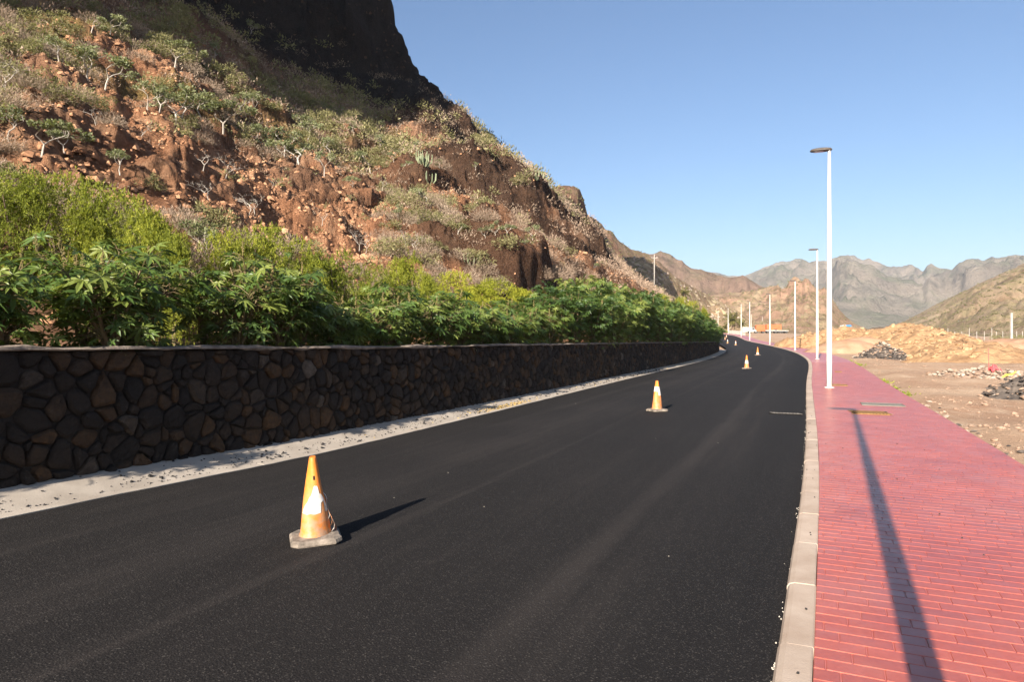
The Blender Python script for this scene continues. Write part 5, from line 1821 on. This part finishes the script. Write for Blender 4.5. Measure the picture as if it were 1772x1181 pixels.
# ------------------------------------------------------------------ stones, rubble and litter on the cleared ground
M['rock_dark'] = simple_mat('dark_rubble', (0.040, 0.034, 0.031), (0.13, 0.105, 0.088), 3, .9, .01, 20)
M['rock_pale'] = simple_mat('pale_rubble', (0.24, 0.185, 0.14), (0.46, 0.385, 0.315), 3, .9, .01, 20)
M['rock_brown'] = simple_mat('brown_rubble', (0.20, 0.13, 0.09), (0.36, 0.25, 0.18), 3, .9, .01, 20)
M['rock_ochre'] = simple_mat('ochre_clod', (0.25, 0.145, 0.075), (0.44, 0.30, 0.17), 2, .95, .01, 20)
ROCK_ME = {k: [mesh_np('rock', v, f, M[k]) for v, f in ROCKS[:5]] for k in ('rock_dark', 'rock_pale', 'rock_brown', 'rock_ochre')}
def put_rock(x, y, z, r, key, parent, base):
    o = bpy.data.objects.new('rock', random.choice(ROCK_ME[key])); COL.objects.link(o); o.parent = parent
    o.location = (x - base[0], y - base[1], z - base[2]); o.rotation_euler = (U(-.4, .4), U(-.4, .4), U(0, 6.28)); o.scale = (r * U(.8, 1.3), r * U(.8, 1.1), r * U(.6, .95))
def rubble(px, d, rx, ry, h, n, label, keys, rmin, rmax, core):
    cx, cy = polar(px, d); cz = gz(cx, cy)
    o = thing('rubble_pile', label, 'rubble pile', (cx, cy, cz))
    N = 40; vs = []; fs = []
    def hh(u, v):
        q = math.hypot(u, v)
        return h * max(0, 1 - q) ** .85 * .86 * (1 + .22 * float(fbm(u * 3 + px, v * 3, 0, 3, 7))) + .20 * h * max(0, 1 - q) ** .3 * float(fbm(u * 14, v * 14, 0, 3, 8))
    for i in range(N + 1):
        for j in range(N + 1):
            u = i / N * 2 - 1; v = j / N * 2 - 1
            vs.append((u * rx, v * ry, hh(u, v) - .06 + gz(cx + u * rx, cy + v * ry) - cz))
    for i in range(N):
        for j in range(N):
            p = i * (N + 1) + j; fs.append((p, p + N + 1, p + N + 2, p + 1))
    add('heap_core', mesh_np('heap_core', vs, fs, M[core], True), o)
    for k in range(n):
        q = U(0, 1) ** .6 * 1.03; a = U(0, 6.283)
        if k > n * .25 and math.sin(a) > .25:
            a = -a                       # most of the loose stone lies on the side towards the road
        u, v = q * math.cos(a), q * math.sin(a)
        x, y = cx + u * rx, cy + v * ry
        r = U(rmin, rmax) * U(.45, 1.0)
        put_rock(x, y, gz(x, y) + hh(u, v) + r * .22, r, random.choice(keys), o, (cx, cy, cz))
    return o
random.seed(303)
rubble(1528, 50.5, 1.95, 1.9, 1.25, 290, 'heap of dark grey broken stone mixed with pale pieces on the cleared ground', ['rock_dark'] * 4 + ['rock_pale'] * 2 + ['rock_brown'] * 2, .07, .22, 'rock_dark')
rubble(1790, 19.6, 1.5, 1.3, .72, 290, 'heap of black broken asphalt with pale stones at its foot, beside the red plastic sheet', ['rock_dark'] * 5 + ['rock_pale', 'rock_brown', 'rock_brown'], .05, .15, 'rock_dark')
rubble(1700, 28.5, 2.2, 1.7, .42, 150, 'low spread of pale broken stones below the end of the ochre heap', ['rock_pale'] * 4 + ['rock_brown'] * 2, .05, .17, 'rock_brown')
rubble(1752, 26.5, 1.2, 1.0, .38, 60, 'low pale rubble mound between the red plastic sheet and the black heap', ['rock_pale'] * 4 + ['rock_brown'] * 2, .05, .15, 'rock_brown')
rubble(1455, 73.0, 2.4, 1.3, .85, 110, 'small grey stone pile in front of the ochre heap behind the lamp posts', ['rock_dark'] * 3 + ['rock_pale'], .07, .22, 'rock_dark')
# clods on the ochre heap
it = []
while len(it) < 1800:
    x, y = polar(U(1385, 1695), U(40, 96)); z = ochre_h(x, y)
    if z - gz(x, y) > .25:
        it.append((x, y, z, min(.05 + random.expovariate(1 / .09), .45)))
rock_field('clods', it, M['rock_ochre'], ochre, kind='stuff')
# single stones along the edge of the pavement and lying about
def single_rock(px, py, r, key, label, group=None):
    x, y = gxy(px, py)
    add('rock', random.choice(ROCK_ME[key]), None, (x, y, gz(x, y) + r * .25), (U(-.3, .3), U(-.3, .3), U(0, 6)), (r * 1.2, r, r * .8), label=label, category='rock', group=group)
for k in range(34):
    q = U(8.5, 21); t = -walk_w(q) - U(.06, .40)
    x, y = rp(q, t); x = float(x); y = float(y); r = U(.02, .075)
    add('rock', random.choice(ROCK_ME[random.choice(['rock_pale', 'rock_brown', 'rock_dark'])]), None, (x, y, gz(x, y) + r * .2), (0, 0, U(0, 6)), (r * 1.2, r, r * .8), label='small stone lying along the outer edge of the red pavement', category='rock', group='stones along the pavement edge')
for (px, py) in ((1748, 681), (1756, 678), (1770, 680)):
    single_rock(px, py, .10, 'rock_pale', 'white rounded stone at the foot of the black asphalt heap', 'white stones at the foot of the black heap')
it = []
for k in range(3200):
    d = 6 + 60 * U(0, 1) ** 1.6; px = U(1440, 1800)
    x, y = polar(px, d)
    s_, t_ = st(x, y)
    if t_[0] > -walk_w(s_[0]) - .15 or fbm(x / 3, y / 2, 0, 3, 77) < .02:
        continue
    r = min(.008 + random.expovariate(1 / .017), .08)
    it.append((x, y, gz(x, y) + r * .2, r))
rock_field('gravel', it, M['rock_brown'], label='loose gravel and small stones strewn over the bare brown ground', category='gravel', kind='stuff')
# red plastic sheet, marker rod, yellow strip
M['red_plastic'] = simple_mat('red_plastic', (0.45, 0.05, 0.06), (0.62, 0.10, 0.10), 6, .5)
M['yellow_plastic'] = simple_mat('yellow_plastic', (0.66, 0.48, 0.05), (0.74, 0.58, 0.08), 6, .5)
x, y = polar(1720, 28.0); n = 12; vs = []; fs = []
for i in range(n + 1):
    for j in range(n + 1):
        u, v = i / n - .5, j / n - .5
        h = .36 * math.exp(-((u * 3.2) ** 2 + (v * 3.0) ** 2)) + .10 * float(fbm(u * 6, v * 6, 0, 3, 4)) + .05
        for lay in (0,):
            vs.append((u * .42, v * .36, h * .7))
for i in range(n):
    for j in range(n):
        p = i * (n + 1) + j; fs.append((p, p + n + 1, p + n + 2, p + 1))
o = add('plastic_sheet', mesh_np('plastic_sheet', vs, fs, M['red_plastic'], True), None, (x, y, gz(x, y) + .24), label='crumpled red plastic sheet thrown on the pale stones', category='plastic sheet')
md = o.modifiers.new('thick', 'SOLIDIFY'); md.thickness = .012
mb = MB(); mb.tube([(0, 0, 0), (.01, 0, .5), (0, .01, 1.05)], .012, 6); mb.tube([(-.0, 0, 1.0), (0, 0, 1.02)], .02, 6)
mb.build('marker_rod', M['red_plastic'], None, loc=(x + .12, y + .5, gz(x, y) + .10), label='thin upright red marker rod behind the red plastic sheet', category='rod')
x, y = polar(1745, 23.5)
mb = MB(); mb.tube([(-.22, 0, .02), (-.05, .05, .10), (.12, 0, .13), (.24, -.03, .22)], [.02, .035, .03, .022], 6)
mb.build('plastic_strip', M['yellow_plastic'], None, loc=(x, y, gz(x, y) + .26), label='bent yellow plastic strip lying on the rubble', category='plastic strip')

# weeds at the pavement edge and leaf litter on the gutter
M['bright_weed'] = leaf_mat('edge_weed', (0.10, 0.14, 0.02), (0.20, 0.23, 0.035), (0.34, 0.32, 0.06), .3, .7, 4, .1, False)
M['litter'] = leaf_mat('dry_litter', (0.28, 0.17, 0.05), (0.45, 0.30, 0.10), (0.55, 0.42, 0.18), .2, .8, 8, .1, False)
for (s0, s1, w, lab) in ((22, 31, .16, 'strip of low yellow-green weeds along the outer pavement edge by the nearest lamp'), (44, 52, .2, 'sparse weeds at the pavement edge by the second lamp')):
    it = []
    for k in range(900):
        q = U(s0, s1)
        if float(fbm(q * 1.2, 2, 0, 3, 15)) < 0:
            continue
        t = -walk_w(q) - abs(random.gauss(0, w)) + .03; x, y = rp(q, t)
        it.append(((float(x), float(y), gz(float(x), float(y)) - .01), tuple(rdir(.2, 1)), U(.06, .2), U(.008, .02)))
    leaf_soup('edge_weeds', it, M['bright_weed'], label=lab, category='weeds', kind='stuff')
it = []
for k in range(700):
    q = random.gauss(15.2, .9) if k < 350 else U(9, 60)
    t = T_ROADL + U(.06, .3) if k < 350 else T_ROADL + U(.05, .62)
    x, y = rp(q, t)
    it.append(((float(x), float(y), gutz(q, t) + .006), tuple(rdir(-.15, .25)), U(.02, .06), U(.006, .014)))
leaf_soup('leaf_litter', it, M['litter'], label='dry yellow leaf litter lying in the gutter at the foot of the wall', category='litter', kind='stuff')

# ------------------------------------------------------------------ far end of the road: railing, palms, machines
M['white_paint'] = simple_mat('white_paint', (0.45, 0.43, 0.40), (0.55, 0.53, 0.50), 2, .6)
M['wood_pole'] = simple_mat('concrete_pole', (0.27, 0.245, 0.215), (0.38, 0.35, 0.31), 3, .85)
M['orange_steel'] = simple_mat('orange_steel', (0.40, 0.085, 0.03), (0.50, 0.125, 0.045), .6, .6)
M['dark_metal'] = simple_mat('dark_metal', (0.03, 0.03, 0.03), (0.06, 0.06, 0.055), 2, .6)
M['glass'] = simple_mat('vehicle_glass', (0.03, 0.035, 0.04), (0.05, 0.055, 0.06), 2, .15, spec=.6)
x0, y0 = rp(200, -3.3); bx, by = float(x0), float(y0)
rail = thing('railing', 'white post railing along the far pavement in front of the palms', 'railing', (bx, by, float(zg(200))))
for k in range(26):
    q = 188 + k * 1.9; x, y = rp(q, -3.3); x = float(x); y = float(y)
    mb = MB(); mb.tube([(x - bx, y - by, float(zg(q)) - float(zg(200)) - .1), (x - bx, y - by, float(zg(q)) - float(zg(200)) + 1.1)], .04, 6); mb.build('post', M['white_paint'], rail)
for h in (.55, 1.05):
    mb = MB(); pts = []
    for k in range(26):
        q = 188 + k * 1.9; x, y = rp(q, -3.3); pts.append((float(x) - bx, float(y) - by, float(zg(q)) - float(zg(200)) + h))
    mb.tube(pts, .018, 5); mb.build('rail', M['white_paint'], rail)
M['palm_leaf'] = leaf_mat('palm_leaf', (0.06, 0.065, 0.018), (0.12, 0.115, 0.03), (0.24, 0.20, 0.06), .25, .6, .8, .2)
M['palm_trunk'] = simple_mat('palm_trunk', (0.12, 0.08, 0.05), (0.24, 0.17, 0.11), 3, .95, .05, 8)
def palm(x, y, z, H, label, rnd, group=None):
    o = thing('palm_tree', label, 'palm tree', (x, y, z), rnd.uniform(0, 6), group)
    mb = MB(); th = H * .52
    mb.tube([(0, 0, -.3), (.03 * H, 0, th * .5), (.02 * H, 0, th)], [.06 * H, .05 * H, .06 * H], 9); mb.build('trunk', M['palm_trunk'], o)
    it = []
    for k in range(46):
        a = rnd.uniform(0, 6.283); el = rnd.uniform(-.5, 1.35); L = H * rnd.uniform(.36, .5)
        p = Vector((.02 * H, 0, th)); d = Vector((math.cos(a) * math.cos(el), math.sin(a) * math.cos(el), math.sin(el)))
        for j in range(14):
            u = j / 13
            q = p + d * L * u + Vector((0, 0, -.22 * L * u * u))
            sd = d.cross(Vector((0, 0, 1))).normalized()
            for sg in (-1, 1):
                it.append((tuple(q), tuple(d * .8 + sd * sg * .8 + Vector((0, 0, -.25))), L * .24 * (1.1 - .6 * u), L * .028))
    leaf_soup('crown', it, M['palm_leaf'], o)
    return o
rp_ = random.Random(8)
for (px, d, H, zb, lab) in ((1268, 236, 9.0, 2.2, 'tall palm tree behind the white railing at the bend'), (1283, 242, 6.0, 2.2, 'shorter palm tree behind the white railing'), (1256, 240, 3.6, 2.2, 'small bushy palm next to the tall palm at the bend')):
    x, y = polar(px, d); palm(x, y, gz(x, y) - .2 if zb is None else zb, H, lab, rp_)
p = at_boul(1185, 522) or (polar(1185, 150) + (7.0,))
palm(p[0], p[1], p[2] - .3, 30 * p[1] / FPX, 'lone palm tree on the boulder slope above the far bushes', rp_)
# utility pole on the slope
p = at_boul(1132, 503) or (polar(1132, 120) + (9.0,))
H = 56 * p[1] / FPX
up = thing('utility_pole', 'concrete utility pole with a short crossarm on the far slope', 'utility pole', (p[0], p[1], p[2] - .3))
mb = MB(); mb.tube([(0, 0, 0), (0, 0, H)], [.17, .12], 8); mb.build('pole', M['wood_pole'], up)
mb = MB(); mb.box((0, 0, H - 1.0), (1.6, .12, .12)); mb.build('crossarm', M['wood_pole'], up)
for sx in (-.7, 0, .7):
    mb = MB(); mb.lathe([(.05, H - .94), (.06, H - .85), (.03, H - .74)], 8, (sx, 0, 0)); mb.build('insulator', M['white_paint'], up)
# machines and containers parked at the edge of the site
def ground_obj(px, d):
    x, y = polar(px, d); return x, y, gz(x, y)
def container(px, d, L, Wd, H, z, rz, label):
    x, y, g = ground_obj(px, d)
    o = thing('container', label, 'container', (x, y, g + z), rz)
    mb = MB(); mb.box((0, 0, H / 2), (L, Wd, H), 0, .05); mb.build('shell', M['orange_steel'], o)
    for k in range(int(L / .5)):
        mb = MB(); mb.box((-L / 2 + .25 + k * .5, -Wd / 2 - .025, H / 2), (.22, .05, H * .86)); mb.build('rib', M['orange_steel'], o)
    for sx in (-1, 1):
        mb = MB(); mb.box((sx * (L / 2 - .06), -Wd / 2 - .04, H / 2), (.14, .08, H + .02)); mb.build('corner_post', M['orange_steel'], o)
    return o
container(1338, 262, 5.4, 2.3, 2.3, 1.1, -.15, 'faded orange container at the far edge of the cleared ground')
container(1318, 266, 4.6, 2.3, 1.9, 1.3, -.15, 'paler orange container left of the faded one, behind the tipper')
def flatbed(px, d, rz, label, orange=False):
    x, y, g = ground_obj(px, d)
    o = thing('flatbed_trailer', label, 'trailer', (x, y, g), rz)
    mb = MB(); mb.box((0, 0, .95), (4.4, 2.2, .22), 0, .03); mb.build('bed', M['orange_steel'] if orange else M['white_paint'], o)
    mb = MB(); mb.box((-2.1, 0, 1.3), (.12, 2.2, .5), 0, .02); mb.build('headboard', M['orange_steel'] if orange else M['dark_metal'], o)
    mb = MB(); mb.box((0, -1.0, .72), (4.2, .14, .22)); mb.box((0, 1.0, .72), (4.2, .14, .22)); mb.build('chassis', M['dark_metal'], o)
    for sx in (-1.2, -.3, 1.4):
        for sy in (-1, 1):
            mb = MB(); mb.tube([(sx, sy * .85, .45), (sx, sy * 1.1, .45)], .45, 12); mb.build('wheel', M['dark_metal'], o)
    return o
flatbed(1334, 240, -.1, 'white flatbed trailer parked in front of the orange containers')
flatbed(1352, 246, .05, 'white flatbed trailer with dark load bed to the right of the containers')
def van(px, d, rz, label):
    x, y, g = ground_obj(px, d)
    o = thing('white_van', label, 'van', (x, y, g), rz)
    mb = MB()
    prof = [(-2.4, .4), (2.2, .4), (2.35, .9), (1.75, 1.2), (1.2, 1.95), (-2.3, 2.05), (-2.45, 1.0)]
    vs = [(a, -.9, b) for a, b in prof] + [(a, .9, b) for a, b in prof]; n = len(prof)
    mb.raw(vs, [tuple(range(n)), tuple(reversed(range(n, 2 * n)))] + [(i, n + i, n + (i + 1) % n, (i + 1) % n) for i in range(n)])
    mb.build('body', M['white_paint'], o)
    mb = MB(); mb.raw([(1.80, -.75, 1.22), (1.80, .75, 1.22), (1.25, .7, 1.90), (1.25, -.7, 1.90)], [(0, 1, 2, 3)]); mb.build('windscreen', M['glass'], o, loc=(.02, 0, .02))
    mb = MB(); mb.raw([(.3, -.905, 1.25), (1.5, -.905, 1.25), (1.1, -.905, 1.8), (.3, -.905, 1.8)], [(0, 1, 2, 3)]); mb.build('side_window', M['glass'], o)
    for sx in (-1.5, 1.45):
        for sy in (-1, 1):
            mb = MB(); mb.tube([(sx, sy * .72, .36), (sx, sy * .93, .36)], .36, 12); mb.build('wheel', M['dark_metal'], o)
van(1297, 232, .5, 'white van parked left of the orange containers')
x, y, g = ground_obj(1314, 238)
ti = thing('tipper_body', 'low orange tipper standing below the containers', 'tipper', (x, y, g), -.1)
mb = MB(); mb.raw([(-1.6, -1, .7), (1.6, -1, .7), (1.9, -1.1, 1.5), (-1.9, -1.1, 1.5), (-1.6, 1, .7), (1.6, 1, .7), (1.9, 1.1, 1.5), (-1.9, 1.1, 1.5)], [(0, 1, 2, 3), (5, 4, 7, 6), (1, 5, 6, 2), (4, 0, 3, 7), (0, 4, 5, 1)]); mb.build('tub', M['orange_steel'], ti)
for sx in (-1.1, 1.1):
    for sy in (-1, 1):
        mb = MB(); mb.tube([(sx, sy * .75, .42), (sx, sy * 1.0, .42)], .42, 12); mb.build('wheel', M['dark_metal'], ti)
# blue and white tarpaulin shelter behind the ochre heap
M['blue_tarp'] = simple_mat('blue_tarp', (0.03, 0.20, 0.55), (0.06, 0.28, 0.66), 2, .5)
x, y, g = ground_obj(1463, 112)
tp = thing('tarpaulin_shelter', 'low blue and white tarpaulin shelter showing over the ochre heap', 'shelter', (x, y, g), .1)
for sx in (-.65, .65):
    for sy in (-.4, .4):
        mb = MB(); mb.tube([(sx, sy, -.2), (sx, sy, 2.75)], .04, 6); mb.build('post', M['steel'], tp)
mb = MB(); mb.box((.35, 0, 2.85), (.85, 1.0, .26), 0, .08); mb.build('blue_sheet', M['blue_tarp'], tp)
mb = MB(); mb.box((-.42, 0, 2.84), (.65, 1.0, .24), 0, .08); mb.build('white_sheet', M['white_paint'], tp)

# ------------------------------------------------------------------ fence and pole below the right-hand slope
x, y, g = ground_obj(1720, 118)
fe = thing('post_fence', 'row of pale concrete fence posts below the green slope', 'fence', (x, y, g))
prev = None
for k, px in enumerate((1640, 1652, 1664, 1677, 1690, 1703, 1716, 1724, 1735, 1748, 1759, 1769, 1782, 1796)):
    xx, yy = polar(px, 120 - k * .6); zz = gz(xx, yy)
    hh = 2.0 if k % 3 else 2.6
    mb = MB(); mb.box((xx - x, yy - y, zz - g + hh / 2 - .1), (.08, .08, hh), 0, .012); mb.build('post', M['wood_pole'], fe)
for h in (.5, 1.0, 1.5):
    mb = MB(); pts = []
    for k, px in enumerate((1640, 1664, 1690, 1716, 1735, 1759, 1782, 1796)):
        xx, yy = polar(px, 120 - k * 1.0); pts.append((xx - x, yy - y, gz(xx, yy) - g + h))
    mb.tube(pts, .012, 4); mb.build('wire', M['steel'], fe)
x, y = polar(1750, 66); zt = gz(x, y) + 1.1
cp = thing('concrete_pole', 'stout pale concrete pole standing on the earth bank', 'pole', (x, y, zt - .4))
mb = MB(); mb.box((0, 0, 1.55), (.20, .18, 3.1), 0, .03); mb.build('shaft', M['wood_pole'], cp)
mb = MB(); mb.box((0, 0, 3.14), (.23, .21, .06), 0, .01); mb.build('cap', M['wood_pole'], cp)
random.seed(61)
for k, (px, d, r, mt, lab) in enumerate(((1690, 84, 1.1, 'olive_leaf', 'round green shrub at the near end of the post fence'), (1702, 80, 1.3, 'olive_leaf', 'larger green shrub in front of the post fence'), (1712, 60, .8, 'olive_leaf', 'low green shrub behind the red marker rod'),
                            (1725, 112, 1.4, 'olive_leaf', 'dark low hedge shrub along the foot of the post fence'), (1740, 112, 1.4, 'olive_leaf', 'low hedge shrub left of the stout concrete pole'), (1762, 112, 1.6, 'olive_leaf', 'low hedge shrub right of the stout concrete pole'), (1756, 106, .9, 'feather_y', 'yellow bush beside the stout concrete pole'), (1655, 75, .9, 'olive_leaf', 'green tuft on the crest behind the end of the ochre heap'))):
    x, y, g = ground_obj(px, d)
    me = OLIVE[k % 3]
    if mt != 'olive_leaf':
        me = me.copy(); me.materials[0] = M[mt]
    add('green_shrub', me, None, (x, y, g + .0), (0, 0, U(0, 6)), (r, r, r * .9), label=lab, category='shrub')
# small plants dotting the farther slopes
it = []
for (fn, pxr, pyr, n, sz) in ((at_right, (1540, 1790), (450, 600), 1700, .8), (at_peak, (1200, 1480), (490, 575), 900, .8), (at_boul, (1040, 1300), (445, 560), 700, .7), (at_cliff, (925, 1120), (325, 470), 700, 1.0)):
    for k in range(n):
        p = fn(U(*pxr), U(*pyr))
        if p is None:
            continue
        s0 = sz * U(.4, 1.0) * (p[1] / 300 if fn in (at_right, at_peak) else 1)
        for j in range(9):
            d = rdir(-.1, 1)
            it.append((tuple(Vector(p) + d * s0 * .3), tuple(d + rdir() * .6), s0 * U(.5, 1.0), s0 * U(.12, .25)))
leaf_soup('far_scrub', it, M['olive_leaf'], label='small olive shrubs dotting the distant slopes', category='scrub', kind='stuff')
it = []
for k in range(800):
    p = at_boul(U(1045, 1290), U(446, 560))
    if p:
        it.append((p[0], p[1], p[2], U(.2, .9) * U(.5, 1)))
rock_field('boulders', it, M['rock_pale'], label='pale boulders strewn over the slope beyond the end of the wall', category='boulders', kind='stuff')

# ------------------------------------------------------------------ the air of the valley
mb = MB(); mb.box((0, 0, 187), (6900, 6900, 386))
hm = bpy.data.materials.new('valley_air'); hm.use_nodes = True
nt = hm.node_tree; nt.nodes.clear()
out = nt.nodes.new('ShaderNodeOutputMaterial'); pv = nt.nodes.new('ShaderNodeVolumePrincipled')
pv.inputs['Color'].default_value = (0.74, 0.84, 1.0, 1); pv.inputs['Density'].default_value = 0.00011; pv.inputs['Anisotropy'].default_value = 0.0
nt.links.new(pv.outputs[0], out.inputs['Volume'])
mb.build('haze', hm, kind='stuff', label='thin bluish haze filling the valley air', category='haze')
